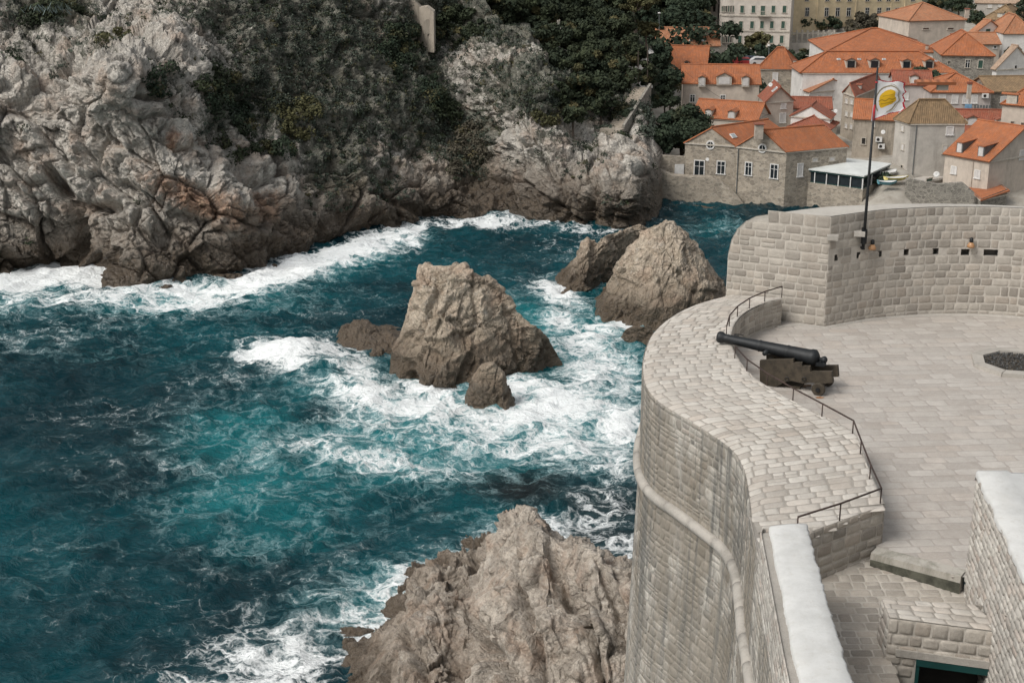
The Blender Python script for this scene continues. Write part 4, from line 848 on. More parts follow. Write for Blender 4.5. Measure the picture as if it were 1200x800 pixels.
for x, y, lb in ((1018.5, 287, 'small wall lamp with amber shade right beside the flagpole foot'), (1136.5, 284.5, 'small wall lamp with amber shade further right on the curved wall')):
    a = on_wall(x, y); p = f_(np.array(a[0]), np.array(a[1]), np.array(.14)); lo = empty('wall_lamp', tuple(p), lb, 'lamp', 'lamps on the curved wall')
    m = MB(); m.lathe([(-.10, .10), (-.05, .115), (.02, .07), (.06, .04)], p, (0, 0, 1), 14); m.build('lamp_shade', amber, lo, True)
    m = MB(); m.lathe([(.05, .05), (.08, .06), (.17, .05), (.19, .02)], p, (0, 0, 1), 12); m.tube([p + [0, 0, .12], p + [0, .16, .12]], .02, 6); m.build('lamp_bracket', M['iron'], lo, True)
# ------------------------------------------------------------------ town ground
def gz(Y): return float(np.interp(Y, [150, 172, 180, 200, 235, 285, 300, 345, 420], [-2, 1.2, 2.2, 3.2, 4.5, 7.0, 9.5, 19, 34]))
def town_ground():
    xs = np.linspace(18, 150, 90); ys = np.linspace(170, 430, 120); X, Y = np.meshgrid(xs, ys)
    Z = np.vectorize(gz)(Y) + .5 * fbm(np.stack([X, Y, 0 * X], -1) * .05, 3, 4)
    px, py = project(np.stack([X, Y, 0 * X], -1)); cove = np.clip((1010 - px) / 40, 0, 1) * np.clip((py - 232) / 12, 0, 1); Z = Z - cove * 6 + 1.3 * np.clip((px - 1022) / 10, 0, 1) * np.clip((1072 - px) / 10, 0, 1) * np.clip((200 - Y) / 10, 0, 1) * np.clip((Y - 172) / 2, 0, 1) - 2.2 * np.clip((905 - px) / 10, 0, 1) * np.clip((186.5 - Y) / 1, 0, 1)
    col = np.stack([np.clip((Y - 300) / 30, 0, 1), 0 * X, 0 * X], -1).reshape(-1, 3)
    ny, nx = X.shape; idx = np.arange(nx * ny).reshape(ny, nx); F = np.stack([idx[:-1, :-1], idx[:-1, 1:], idx[1:, 1:], idx[1:, :-1]], -1).reshape(-1, 4)
    n = NT('town_paving'); v = n.coord(); r = n.attr(); c = n.mix(n.ramp(n.noise(v, .5, 6, .7), .3, .7), (.24, .215, .18), (.37, .345, .30)); c = n.mix(n.ramp(n.math('ADD', r[0], n.math('MULTIPLY', n.math('SUBTRACT', n.noise(v, .15, 5, .6), .5), .8)), .3, .7), c, (.045, .05, .032))
    tag(mk('town_ground', np.stack([X, Y, Z], -1), F, n.done(c, .9, n.bump(n.noise(v, 4, 5), .1, .5)), smooth=True, col=col), kind='structure')
town_ground()
def far_hill():
    xs = np.linspace(-60, 260, 80); ys = np.linspace(215, 520, 90); X, Y = np.meshgrid(xs, ys)
    px, py = project(np.stack([X, Y, 0 * X + 14], -1)); k = np.clip((830 - px) / 60, 0, 1)
    Z = np.interp(Y, [215, 250, 300, 420, 520], [2, 12, 22, 45, 60]) * k + (1 - k) * (np.interp(Y, [215, 300, 330, 420, 520], [-20, 4, 12, 36, 55])) - 2 + 1.5 * fbm(np.stack([X, Y, 0 * X], -1) * .04, 3, 4)
    ny, nx = X.shape; idx = np.arange(nx * ny).reshape(ny, nx); F = np.stack([idx[:-1, :-1], idx[:-1, 1:], idx[1:, 1:], idx[1:, :-1]], -1).reshape(-1, 4)
    tag(mk('hillside', np.stack([X, Y, Z], -1), F, plain('scrubby_ground', (.05, .052, .034), .95, 0, .5, .6), smooth=True), kind='structure')
far_hill()

# ------------------------------------------------------------------ wall and roof materials for the houses
def wallm(name, col, stain=.5, stone=0, stainc=(.12, .11, .095)):
    n = NT(name); v = n.coord()
    c = n.mix(n.ramp(n.noise(v, .8, 6, .7), .3, .7), tuple(x * .85 for x in col), tuple(min(.9, x * 1.08) for x in col))
    if stone:
        br = n.voro(n.vadd(n.mapping(v, (1, 1, 1.7)), n.vscale(n.noise(v, 1.5, 3, .5, 0, 1), .3)), 1.9, 'F1', 'Color'); sp = n.xyz(br)[0]
        c = n.mix(n.ramp(sp, 0, 1, .0, .75, False), c, tuple(x * .38 for x in col)); ed = n.voro(n.vadd(n.mapping(v, (1, 1, 1.7)), n.vscale(n.noise(v, 1.5, 3, .5, 0, 1), .3)), 1.9, 'DISTANCE_TO_EDGE'); c = n.mix(n.ramp(ed, 0, .09, .55, 0), c, (.46, .42, .36))
    st = n.noise(n.mapping(v, (1, 1, .22)), .7, 7, .75, .3); c = n.mix(n.ramp(st, .46, .72, 0, stain), c, stainc)
    c = n.mix(n.ramp(n.noise(v, 2.5, 6, .75), .5, .75, 0, stain * .5), c, tuple(x * .5 for x in col))
    return n.done(c, .9, n.bump(n.noise(v, 5, 6, .7), .05, .6))
W = {'cream': wallm('cream_render', (.52, .46, .39), .3), 'pink': wallm('pinkish_render', (.50, .435, .37), .35), 'whitew': wallm('white_render', (.66, .64, .61), .18), 'greyw': wallm('grey_render', (.43, .40, .36), .4), 'lilac': wallm('lilac_grey_render', (.44, .40, .375), .35),
     'stone': wallm('brown_rubble_stone', (.40, .345, .275), .4, 1), 'grey_stone': wallm('dark_grey_stone', (.27, .25, .215), .5, 1), 'stained': wallm('stained_old_render', (.38, .33, .27), .75, 0, (.10, .09, .07)), 'yellow': wallm('pale_yellow_render', (.60, .49, .32), .12), 'palace': wallm('pale_palace_stone', (.54, .49, .435), .15)}
def roofm(name, col, old=.3, oldc=(.22, .12, .08)):
    n = NT(name); v = n.coord(); uv = n.n('UVMap').outputs[0]
    a = n.noise(v, .5, 5, .7); c = n.mix(n.ramp(a, .3, .7), tuple(x * .8 for x in col), tuple(x * 1.12 for x in col))
    t = n.voro(n.mapping(uv, (4.5, 2.6, 1)), 1, 'F1', 'Color'); c = n.mix(n.ramp(n.xyz(t)[0], 0, 1, 0, .45, False), c, tuple(x * .5 for x in col))
    c = n.mix(n.ramp(n.noise(v, 1.6, 7, .8), .42, .62, 0, old), c, oldc)
    c = n.mix(n.ramp(n.noise(v, 3.5, 6, .8), .62, .78, 0, .25), c, (.62, .40, .26))
    wv = n.n('TexWave', wave_type='BANDS', bands_direction='X'); n.set(wv.inputs['Vector'], uv); wv.inputs['Scale'].default_value = 1.25
    w2 = n.n('TexWave', wave_type='BANDS', bands_direction='Y', wave_profile='SAW'); n.set(w2.inputs['Vector'], uv); w2.inputs['Scale'].default_value = .9
    return n.done(c, .85, n.bump(n.math('ADD', wv.outputs['Fac'], n.math('MULTIPLY', w2.outputs['Fac'], .5)), .06, .8))
RM = {'orange': roofm('orange_roof_tiles', (.41, .135, .05), .45), 'red': roofm('red_roof_tiles', (.30, .085, .045), .45), 'faded': roofm('faded_orange_roof_tiles', (.42, .175, .085), .4, (.30, .2, .13)), 'brown': roofm('old_brown_roof_tiles', (.28, .185, .10), .6, (.12, .085, .05)), 'tan': roofm('tan_roof_tiles', (.44, .32, .23), .3)}
M['shut_white'] = plain('pale_shutter', (.56, .54, .52), .6, 0, .12); M['shut_green'] = plain('green_shutter', (.03, .075, .055), .6, 0, .2); M['shut_brown'] = plain('brown_shutter', (.09, .05, .035), .7)
M['chim'] = plain('chimney_render', (.42, .36, .30), .9); M['teal'] = plain('grey_metal_flashing', (.12, .13, .13), .6)
M['tarp'] = plain('pale_awning', (.60, .62, .60), .5, 0, .1, .6)
M['wire'] = plain('black_cable', (.02, .02, .02))
def roof_mesh(name, faces, mat, parent, thick=.16):
    """faces: lists of 3D points, first two on the eave; UVs in metres up the slope"""
    me = bpy.data.meshes.new(name); V = []; F = []; UV = []
    for f in faces:
        f = [np.asarray(p, float) for p in f]; b = len(V); n = len(f)
        e = f[1] - f[0]; L = np.linalg.norm(e); e = e / L; nr = np.cross(e, f[2] - f[0]); nr /= np.linalg.norm(nr); 
        if nr[2] < 0: nr = -nr
        s = np.cross(nr, e); V += [tuple(p) for p in f] + [tuple(p - nr * thick) for p in f]
        F.append(tuple(range(b, b + n))); UV += [((p - f[0]) @ e, (p - f[0]) @ s) for p in f]
        F.append(tuple(range(b + 2 * n - 1, b + n - 1, -1))); UV += [(0, 0)] * n
        for i in range(n): j = (i + 1) % n; F.append((b + i, b + j, b + n + j, b + n + i)); UV += [(0, 0)] * 4
    me.from_pydata(V, [], F); me.update(); uv = me.uv_layers.new(name='UVMap'); 
    for i, c in enumerate(UV): uv.data[i].uv = c
    me.materials.append(mat); return link(name, me, parent)
class Facade:
    def __init__(s, P, Q): s.P = P[:2]; e = (Q - P)[:2]; s.L = np.linalg.norm(e); s.e = e / s.L; s.n = np.array([s.e[1], -s.e[0]]); s.n = s.n if s.n @ s.P < 0 else -s.n
    def hit(s, px, py): r = ray(px, py); t = (s.n @ s.P) / (s.n @ r[:2]); p = r * t; return (p[:2] - s.P) @ s.e, p[2] + CZ
    def pt(s, u, z, o=0.): p = s.P + s.e * u + s.n * o; return np.array([p[0], p[1], z])
    def slab(s, mb, u0, u1, z0, z1, o0, o1): mb.hexa([s.pt(u0, z0, o0), s.pt(u1, z0, o0), s.pt(u1, z0, o1), s.pt(u0, z0, o1), s.pt(u0, z1, o0), s.pt(u1, z1, o0), s.pt(u1, z1, o1), s.pt(u0, z1, o1)])
def window(fc, root, px, py, wp, hp, kind='glass', frame='white', name='window'):
    u0, z1 = fc.hit(px - wp / 2, py - hp / 2); u1, z0 = fc.hit(px + wp / 2, py + hp / 2)
    if u1 < u0: u0, u1 = u1, u0
    z0, z1 = min(z0, z1), max(z0, z1); t = min(.13, (u1 - u0) * .14)
    m = MB(); fc.slab(m, u0, u0 + t, z0, z1, .0, .09); fc.slab(m, u1 - t, u1, z0, z1, .0, .09); fc.slab(m, u0 + t, u1 - t, z1 - t, z1, .0, .09); fc.slab(m, u0 - .08, u1 + .08, z0 - .1, z0, .0, .15)
    fr = m.build(name, M[frame], root); m = MB(); 
    if kind == 'glass':
        fc.slab(m, u0 + t, u1 - t, z0, z1 - t, .0, .035); m.build('pane', M['glass'], fr); m = MB(); c = (u0 + u1) / 2; k = min(.035, t * .5); fc.slab(m, c - k, c + k, z0, z1 - t, .036, .07)
        if z1 - z0 > .8: zz = z0 + (z1 - z0) * .62; fc.slab(m, u0 + t, c - k - .003, zz, zz + .05, .036, .07); fc.slab(m, c + k + .003, u1 - t, zz, zz + .05, .036, .07)
        m.build('glazing_bar', M[frame if frame != 'sandst' else 'white'], fr)
    else:
        c = (u0 + u1) / 2; mt = {'w': 'shut_white', 'g': 'shut_green', 'b': 'shut_brown', 'd': 'dark'}[kind]
        for a, b in ((u0 + t, c - .012), (c + .012, u1 - t)):
            k = MB(); fc.slab(k, a, b, z0, z1 - t, .0, .05); k.build('shutter', M[mt], fr)
def lerp(a, b, t): return a * (1 - t) + b * t
def house(name, label, A, B, Cc=None, Y=None, z=None, depth=8, base=None, roof='gableBC', rise=2., wm='cream', rm='orange', over=.3, win=(), dorm=(), sky_=(), chim=(), hipk=.5, group='houses of the old town', cat='house'):
    """A left, B front corner, C right at eave level in photo pixels; Y distance of B"""
    b = at_y(B[0], B[1], Y); ze = b[2]; a = at_z(A[0], A[1], ze)
    if Cc is None:
        e = (b - a)[:2]; e /= np.linalg.norm(e); nn_ = np.array([-e[1], e[0]]); nn_ = nn_ if nn_[1] > 0 else -nn_; c = b + [nn_[0] * depth, nn_[1] * depth, 0]
    else: c = at_z(Cc[0], Cc[1], ze)
    d = a + c - b; zb = base if base is not None else gz(Y) - 1.5
    root = empty(name, (b[0], b[1], zb), label, cat, group)
    R_ = rise; faces = []; mAB, mBC, mCD, mDA = (a + b) / 2, (b + c) / 2, (c + d) / 2, (d + a) / 2; up = np.array([0, 0, 1.])
    cx = (a + c) / 2
    def out(p): v = (p - cx); v[2] = 0; return p + v / np.linalg.norm(v) * over * 1.4 - up * .10
    ao, bo, co_, do = map(out, (a, b, c, d))
    wallF = [(0, 1, 5, 4), (1, 2, 6, 5), (2, 3, 7, 6), (3, 0, 4, 7)]; V = [(*p[:2], zb) for p in (a, b, c, d)] + [tuple(p) for p in (a, b, c, d)]
    if roof == 'gableBC':
        r1, r0 = mBC + up * R_, mDA + up * R_; V += [tuple(r0), tuple(r1)]; wallF += [(5, 6, 9), (7, 4, 8)]
        e = (r1 - r0); e /= np.linalg.norm(e); r0, r1 = r0 - e * over, r1 + e * over; faces = [[ao, bo, r1 + up * .08, r0 + up * .08], [co_, do, r0 + up * .08, r1 + up * .08]]
    elif roof == 'gableAB':
        r0, r1 = mAB + up * R_, mCD + up * R_; V += [tuple(r0), tuple(r1)]; wallF += [(4, 5, 8), (6, 7, 9)]
        e = (r1 - r0); e /= np.linalg.norm(e); r0, r1 = r0 - e * over * .4, r1 + e * over; faces = [[bo, co_, r1 + up * .08, r0 + up * .08], [do, ao, r0 + up * .08, r1 + up * .08]]
    elif roof == 'hip':
        LAB, LBC = np.linalg.norm(a - b), np.linalg.norm(b - c)
        if LAB >= LBC: k = hipk * LBC / LAB; r0 = lerp(mDA, mBC, min(k, .5)) + up * R_; r1 = lerp(mDA, mBC, 1 - min(k, .5)) + up * R_; faces = [[ao, bo, r1, r0], [bo, co_, r1], [co_, do, r0, r1], [do, ao, r0]]
        else: k = hipk * LAB / LBC; r0 = lerp(mAB, mCD, min(k, .5)) + up * R_; r1 = lerp(mAB, mCD, 1 - min(k, .5)) + up * R_; faces = [[bo, co_, r1, r0], [co_, do, r1], [do, ao, r0, r1], [ao, bo, r0]]
    elif roof == 'shed':
        V[6] = (c[0], c[1], c[2] + R_); V[7] = (d[0], d[1], d[2] + R_); faces = [[ao, bo, co_ + up * R_, do + up * R_]]
    elif roof == 'flat': faces = [[ao, bo, co_, do]]
    mk('wall', V, wallF, W[wm], root); rf = roof_mesh('roof', faces, RM[rm] if rm in RM else W[rm] if rm in W else M[rm], root)
    m = MB()
    if roof in ('gableBC', 'gableAB', 'hip'):
        m.tube([r0 + up * .1, r1 + up * .1], .13, 6)
        if roof == 'hip':
            ends = ((ao, r0), (bo, r1), (co_, r1), (do, r0)) if LAB >= LBC else ((ao, r0), (bo, r0), (co_, r1), (do, r1))
            for p, q in ends: m.tube([p + up * .05, q + up * .1], .10, 6)
        m.build('ridge_tiles', RM[rm] if rm in RM else M['chim'], rf)
    FA, FB = Facade(a, b), Facade(b, c)
    g = MB(); FA.slab(g, -.1, FA.L + .1, ze - .3, ze - .12, .0, .16); g.build('cornice', M['sandst'], root)
    if roof != 'gableAB' or True:
        g = MB(); FB.slab(g, .0, FB.L, ze - .3, ze - .12, .0, .14); g.build('cornice', M['sandst'], root)
    for w_ in win:
        f = FB if w_[0] == 'B' else FA; window(f, root, *w_[1:])
    # slope facing AB (dormers, skylights, chimneys sit on it)
    f0 = faces[0] if roof != 'gableAB' else faces[0]; P0 = np.asarray(f0[0]); nr = np.cross(np.asarray(f0[1]) - P0, np.asarray(f0[2]) - P0); nr /= np.linalg.norm(nr); nr = nr if nr[2] > 0 else -nr
    def on_roof(px, py): r = ray(px, py); t = (nr @ (P0 - [0, 0, CZ])) / (nr @ r); return r * t + [0, 0, CZ]
    e_ = np.asarray(f0[1]) - P0; e_[2] = 0; e_ /= np.linalg.norm(e_); inw = np.array([-e_[1], e_[0], 0]); inw = inw if inw @ (cx - P0) > 0 else -inw
    sl = -(nr @ inw) / nr[2]     # rise per metre going in
    for q in dorm:
        px, py, wp, hp = q[:4]; kd = q[4] if len(q) > 4 else 'w'
        p = on_roof(px, py + hp / 2); dist = np.linalg.norm(p - [0, 0, CZ]); wd_ = wp / FPX * dist; h_ = hp / FPX * dist * 1.03; dl = h_ / max(sl, .35)
        dm = MB(); o_ = p - e_ * wd_ / 2 - up * .15
        dm.hexa([o_, o_ + e_ * wd_, o_ + e_ * wd_ + inw * dl, o_ + inw * dl, o_ + up * (h_ + .1), o_ + e_ * wd_ + up * (h_ + .1), o_ + e_ * wd_ + inw * dl + up * (h_ + .1), o_ + inw * dl + up * (h_ + .1)])
        do_ = dm.build('dormer', M['sandst'] if kd != 'k' else M['teal'], root)
        pk = up * (wd_ * .28); A1 = o_ + up * (h_ + .12) - e_ * .15 - inw * .2; B1 = A1 + e_ * (wd_ + .3); A2 = A1 + inw * (dl + .9); B2 = B1 + inw * (dl + .9); mf, mb_ = (A1 + B1) / 2 + pk, (A2 + B2) / 2 + pk
        if kd == 'k': roof_mesh('dormer_roof', [[A1, B1, B2 + up * .25, A2 + up * .25]], RM[rm], do_, .1)
        else: roof_mesh('dormer_roof', [[B1, B2, mb_, mf], [A2, A1, mf, mb_]], RM[rm], do_, .1); mk('gable', [A1 + inw * .21 + e_ * .1, B1 + inw * .21 - e_ * .1, mf + inw * .21], [(0, 1, 2)], M['sandst'], do_)
        wm_ = MB(); wm_.obox(o_ + e_ * wd_ * .14 + up * .2 - inw * .06, e_ * wd_ * .72, inw * .055, up * (h_ - .2)); wm_.build('dormer_window', M['glass'] if kd == 'd' else M['shut_white'], do_)
    for px, py, wp, hp in sky_:
        p = on_roof(px, py); dist = np.linalg.norm(p - [0, 0, CZ]); ww_ = wp / FPX * dist; s_ = inw + up * sl; s_ /= np.linalg.norm(s_); k = hp / FPX * dist / abs(s_ @ np.array([0, ST, CT])) 
        m = MB(); m.obox(p - e_ * ww_ / 2 + nr * .02, e_ * ww_, s_ * k, nr * .1); so_ = m.build('skylight', M['white'], root); m = MB(); m.obox(p - e_ * ww_ * .38 + nr * .1 + s_ * k * .12, e_ * ww_ * .76, s_ * k * .76, nr * .04); m.build('pane', plain('skylight_glass', (.3, .33, .34), .15) if 'sg' not in M else M['sg'], so_)
    for px, py, wp, hp in chim:
        p = on_roof(px, py + hp / 2); dist = np.linalg.norm(p - [0, 0, CZ]); ww_ = wp / FPX * dist; hh_ = hp / FPX * dist
        m = MB(); m.box(p + up * (hh_ / 2 - .3), (ww_, ww_, hh_ + .6)); ch = m.build('chimney', M['chim'], rf); m = MB(); m.box(p + up * (hh_ + .06), (ww_ * 1.3, ww_ * 1.3, .12)); m.build('chimney_cap', RM['red'], ch)
    return dict(root=root, FA=FA, FB=FB, a=a, b=b, c=c, d=d, ze=ze, zb=zb)
M['sg'] = plain('skylight_glass', (.30, .33, .34), .15)

# far back first
h = house('palace', 'big pale four storey building with rows of green shuttered windows', (861, -22), (929, -21), None, 285, depth=28, base=5, roof='hip', rise=3, wm='palace', rm='faded', cat='palace', group='large buildings above the town',
    win=[('A', x, 10.8, 5, 9, 'g', 'sandst') for x in (869.7, 883, 906.3, 919.3)] + [('A', 894, 12.5, 5.6, 12, 'g', 'sandst')] + [('A', x, 29, 5, 9, 'g', 'sandst') for x in (868.3, 881.3, 893, 904.5, 917.7)] + [('A', x, 46, 5, 9.5, 'g', 'sandst') for x in (867, 879.5, 892, 904, 916)] + [('A', 915, 62, 5, 8, 'g', 'sandst'), ('A', 903, 62, 5, 8, 'g', 'sandst')] + [('A', x, -8, 5, 9, 'g', 'sandst') for x in (870.5, 884, 895, 907.5, 920.5)])
fa = h['FA']; m = MB()
for y in (19, 36.5, 54): u, z = fa.hit(880, y); fa.slab(m, -.05, fa.L, z - .12, z + .12, 0, .14)
m.build('string_course', M['sandst'], h['root'])
u, z = fa.hit(895, 18.5); m = MB(); fa.slab(m, u - 1.2, u + 1.2, z - .1, z + .08, .16, 1.); fa.slab(m, u - 1.2, u + 1.2, z + .85, z + .93, .9, 1.)
for k in range(9): fa.slab(m, u - 1.18 + k * .285, u - 1.13 + k * .285, z + .08, z + .85, .92, .98)
m.build('balcony', M['sandst'], h['root'])
# curved left end with slim windows, part of the same palace
cv = MB(); A_ = h['a']; x0 = at_y(843.5, 20, A_[1] + 3); pts = []
for t in np.linspace(0, 1, 9): q = A_[:2] * (1 - t) + x0[:2] * t; q = q + np.array([-.5, -1.]) * 1.1 * math.sin(math.pi * t) * .9; pts.append(q)
V = [(*p, 5) for p in pts] + [(*p, h['ze']) for p in pts]; n = len(pts); V += [(pts[-1][0] + 2, pts[-1][1] + 20, 5), (pts[-1][0] + 2, pts[-1][1] + 20, h['ze'])]
F_ = [(i, i + 1, n + i + 1, n + i) for i in range(n - 1)] + [(n - 1, 2 * n, 2 * n + 1, 2 * n - 1)]; mk('rounded_end_wall', V, F_, W['palace'], h['root'])
for i in range(1, 8):
    f = Facade(np.array([*pts[i - 1], 0]), np.array([*pts[i], 0])) if 0 else Facade(np.array([*pts[i], 0.]), np.array([*pts[i - 1], 0.])); u = f.L / 2
    for y in (10.5, 29, 46):
        px_, _ = project(np.array([f.pt(u, 20.)]))[0][0], 0; window(f, h['root'], px_, y, 1.5, 7.5, 'g' if i % 2 else 'd', 'sandst')
m = MB()
for y in (19, 36.5, 54):
    for i in range(1, 9): f = Facade(np.array([*pts[i], 0.]), np.array([*pts[i - 1], 0.])); u_, z_ = fa.hit(868, y); f.slab(m, 0, f.L, z_ - .12, z_ + .12, 0, .14)
m.build('string_course', M['sandst'], h['root'])
house('townhouse', 'narrow pale building wing left of the big pale building', (815, -20), (843, -20), None, 296, depth=14, base=6, roof='flat', wm='palace', rm='tan', group='large buildings above the town', cat='building',
    win=[('A', x, 9.5, 3.6, 9, 'd', 'sandst') for x in (822, 829.3, 837)] + [('A', 836, 25, 3.6, 9, 'd', 'sandst')])
y2 = house('college_building', 'long pale yellow building with tall windows along the top edge', (931, -26), (1083, -30), None, 312, depth=20, base=6, roof='hip', rise=3, wm='yellow', rm='faded', group='large buildings above the town', cat='building',
    win=[('A', x, 14, 4.6, 10, 'glass', 'sandst') for x in (945.7, 968.5, 981.5, 994.4, 1016, 1030, 1040.5, 1051, 1070)] + [('A', x, -3, 4.6, 9, 'glass', 'sandst') for x in (945.7, 969.5, 982.5, 995.8, 1016.7, 1030.7, 1041.4, 1051.6, 1070)])
for x in (958, 1003, 1044, 1060): u, z = y2['FA'].hit(x, 10); m = MB(); y2['FA'].slab(m, u - .12, u + .12, 8, y2['ze'], 0, .12); m.build('pilaster', W['yellow'], y2['root'])
house('house', 'grey house with brown hipped roof near the top right corner', (1152, 22), (1192, 24), None, 292, depth=10, roof='hip', rise=2.6, wm='greyw', rm='brown', win=[('A', 1165, 28, 5, 4, 'w', 'sandst'), ('A', 1178, 28, 5, 4, 'd', 'sandst')], dorm=[(1176, 17.5, 8, 4, 'w')])
house('house', 'grey rendered house cut by the top right edge above the brown roof', (1144, 3), (1204, 4), None, 312, depth=10, roof='gableBC', rise=2.2, wm='greyw', rm='tan', win=[('A', 1160, 7, 6, 5, 'w', 'sandst'), ('A', 1172, 6, 5, 5, 'w', 'sandst'), ('A', 1192, 8, 5, 5, 'g', 'sandst')])
house('house', 'pink villa with orange roof and central white dormer below the yellow building', (1066, 24), (1131, 22.5), None, 268, depth=12, roof='hip', rise=2.6, hipk=.75, wm='pink', rm='faded', win=[('A', 1085, 33.5, 8, 2.5, 'b', 'sandst'), ('A', 1114, 33.5, 8, 2.5, 'b', 'sandst')], dorm=[(1101.5, 18.5, 12, 7, 'd'), (1086.5, 19, 3, 3, 'd'), (1116, 19, 3, 3, 'd')], chim=[(1133, 14.5, 4, 6)])
house('house', 'white gabled house with one green shuttered window at the upper right', (1127, 45), (1134, 46), (1183, 43), 252, roof='gableBC', rise=3.0, wm='whitew', rm='faded', win=[('B', 1157.5, 37, 6, 7, 'g', 'white')])
house('house', 'white house with orange hip roof at the right edge above the beige roof', (1176, 39), (1212, 39), None, 250, depth=9, roof='hip', rise=2.8, wm='whitew', rm='faded', win=[])
house('house', 'small house with faded orange roof squeezed in front of the white gabled house', (1138, 51), (1172, 51), None, 245, depth=7, roof='gableBC', rise=1.4, wm='pink', rm='faded', win=[('A', 1166, 55, 4, 3, 'd', 'white')])
house('house', 'long orange tiled hall with blank white wall under its eave', (970, 60), (1103, 60.5), None, 243, depth=18, roof='hip', rise=2.9, hipk=.5, wm='whitew', rm='orange', chim=[(1086, 56, 2.5, 4), (1117, 44, 5, 6)])
house('house', 'dark grey stone house with orange pyramid roof and two dark windows', (1104, 64), (1165, 65), None, 232, depth=13, roof='hip', rise=3.1, wm='grey_stone', rm='orange', win=[('A', 1134, 74.5, 5.5, 10, 'glass', 'sandst'), ('A', 1149, 75, 6, 10, 'g', 'sandst'), ('A', 1132, 92, 8, 4, 'g', 'sandst'), ('A', 1112, 73, 2.5, 4, 'd', 'sandst')], sky_=[(1132, 54, 5, 3)])
house('house', 'white walled house with beige gable roof at the right edge', (1163, 80), (1168, 81), (1210, 78), 226, roof='gableBC', rise=3.4, wm='whitew', rm='tan', win=[('B', 1190, 79, 3, 5, 'd', 'white'), ('B', 1193, 93, 4, 4, 'd', 'white')])
house('house', 'long house with four arched dormers in its orange roof', (941, 84.5), (1118, 84.5), None, 224, depth=9, roof='hip', rise=2.6, hipk=.5, wm='whitew', rm='orange', over=.4, dorm=[(997, 75.5, 11, 8.5, 'd'), (1024.5, 75.5, 11, 8.5, 'd'), (1062, 76, 10, 8, 'd'), (1088.5, 76, 10, 8, 'd')], sky_=[(983, 71, 4, 2), (1007, 71, 4, 2), (1036, 71, 4, 2), (1097, 73, 4, 2)])
house('house', 'long low building with orange roof and three skylights beside the dark trees', (770, 53), (842.5, 53.5), None, 262, depth=9, roof='gableBC', rise=2.7, wm='greyw', rm='faded', win=[('A', 819, 63, 6, 6, 'w', 'sandst'), ('A', 833, 62, 4, 5, 'w', 'sandst')], sky_=[(794, 49, 4, 2.2), (809.5, 49, 4, 2.2), (824.5, 49, 4.5, 2.4)], chim=[(812.5, 38, 2.5, 4), (827, 38, 6, 4)])
house('house', 'half hidden house with small orange roof and rooftop box behind the long pink house', (785, 80), (827, 81), None, 238, depth=9, roof='gableBC', rise=3.2, wm='whitew', rm='orange', win=[('A', 797, 92, 3, 7, 'w', 'white')], dorm=[(804.5, 74, 5, 4, 'd')])
house('house', 'square stone tower house with orange pyramid roof in the middle of the town', (889, 80), (929, 80.5), (938, 77), 240, roof='hip', rise=3.2, wm='stone', rm='orange', win=[('A', 908.5, 90, 6, 10, 'w', 'white')], chim=[(931, 74, 3, 6)])
house('house', 'white house with dark red roof and two satellite dishes', (935, 90), (943, 95), (997, 95), 232, roof='gableBC', rise=2.6, wm='whitew', rm='red', win=[('B', 965, 101, 5, 5, 'w', 'white')], sky_=[])
house('house', 'white gabled house with orange lean roof on the left of it', (941, 104), (950, 107), (1000, 103), 222, roof='gableBC', rise=1.6, wm='whitew', rm='faded', win=[('B', 960, 114, 5, 7, 'w', 'white'), ('B', 949.5, 112, 3, 7, 'w', 'white'), ('B', 976, 113, 4, 4, 'w', 'white')])
house('house', 'long pinkish house with three white dormers and dark windows', (801, 97), (890, 98), None, 216, depth=8.5, roof='gableBC', rise=2.2, wm='pink', rm='orange', win=[('A', 811.5, 115, 6.5, 9, 'glass', 'white'), ('A', 847, 115.5, 6.5, 9, 'glass', 'white')], dorm=[(822.5, 96, 8, 10, 'w'), (848.5, 94.5, 17, 9, 'w'), (873.5, 96, 8.5, 10, 'w')])
house('house', 'grey lilac house with a white dormer right of the flag', (1048, 98), (1092, 99), None, 212, depth=8, roof='gableBC', rise=1.4, wm='lilac', rm='red', win=[('A', 1062, 113, 5, 8, 'w', 'white')], dorm=[(1071, 94, 9, 8, 'w')])
hh = house('house', 'lilac and white house with hip roof, shutters and laundry on the right', (1092, 107), (1162, 107.5), None, 207, depth=9, roof='hip', rise=2.1, wm='lilac', rm='orange', win=[('A', 1104, 116, 7.5, 10, 'w', 'white'), ('A', 1119, 116, 7, 10, 'w', 'white'), ('A', 1131.5, 116, 6, 10, 'w', 'white'), ('A', 1142, 116, 6.5, 10, 'w', 'white')], dorm=[(1111, 97.5, 6, 5.5, 'd')], chim=[(1136, 101, 4, 4)])
house('house', 'brown tiled stone house with one white window at the right edge', (1160, 106.5), (1215, 106), None, 209, depth=8, roof='gableBC', rise=1.5, wm='grey_stone', rm='brown', win=[('A', 1176, 116.5, 7, 7, 'w', 'white')])
house('house', 'narrow old house with reddish roof and columns of small windows left of the flag', (988, 107), (1003, 112), (1034, 99), 208, roof='gableAB', rise=1.4, wm='stained', rm='red', win=[('A', x, y, 3, 7, 'w', 'sandst') for x, y in ((992.5, 118), (998.5, 119), (992.5, 133), (998.5, 134), (992, 147), (998, 148))], dorm=[(1009, 102, 5, 5, 'w')])
house('house', 'small house with cream gable, skylight and dish between the pink house and the white gables', (890, 112), (897, 119), (930, 117), 205, roof='gableBC', rise=2.0, wm='pink', rm='red', win=[('B', 918, 124, 6, 6, 'w', 'white'), ('B', 917, 138, 7, 11, 'w', 'white')], sky_=[(905, 108, 8, 5)])
house('house', 'low house with red roof band behind the small white gable', (925, 126), (974, 127), None, 212, depth=6, roof='gableBC', rise=1.1, wm='whitew', rm='red')
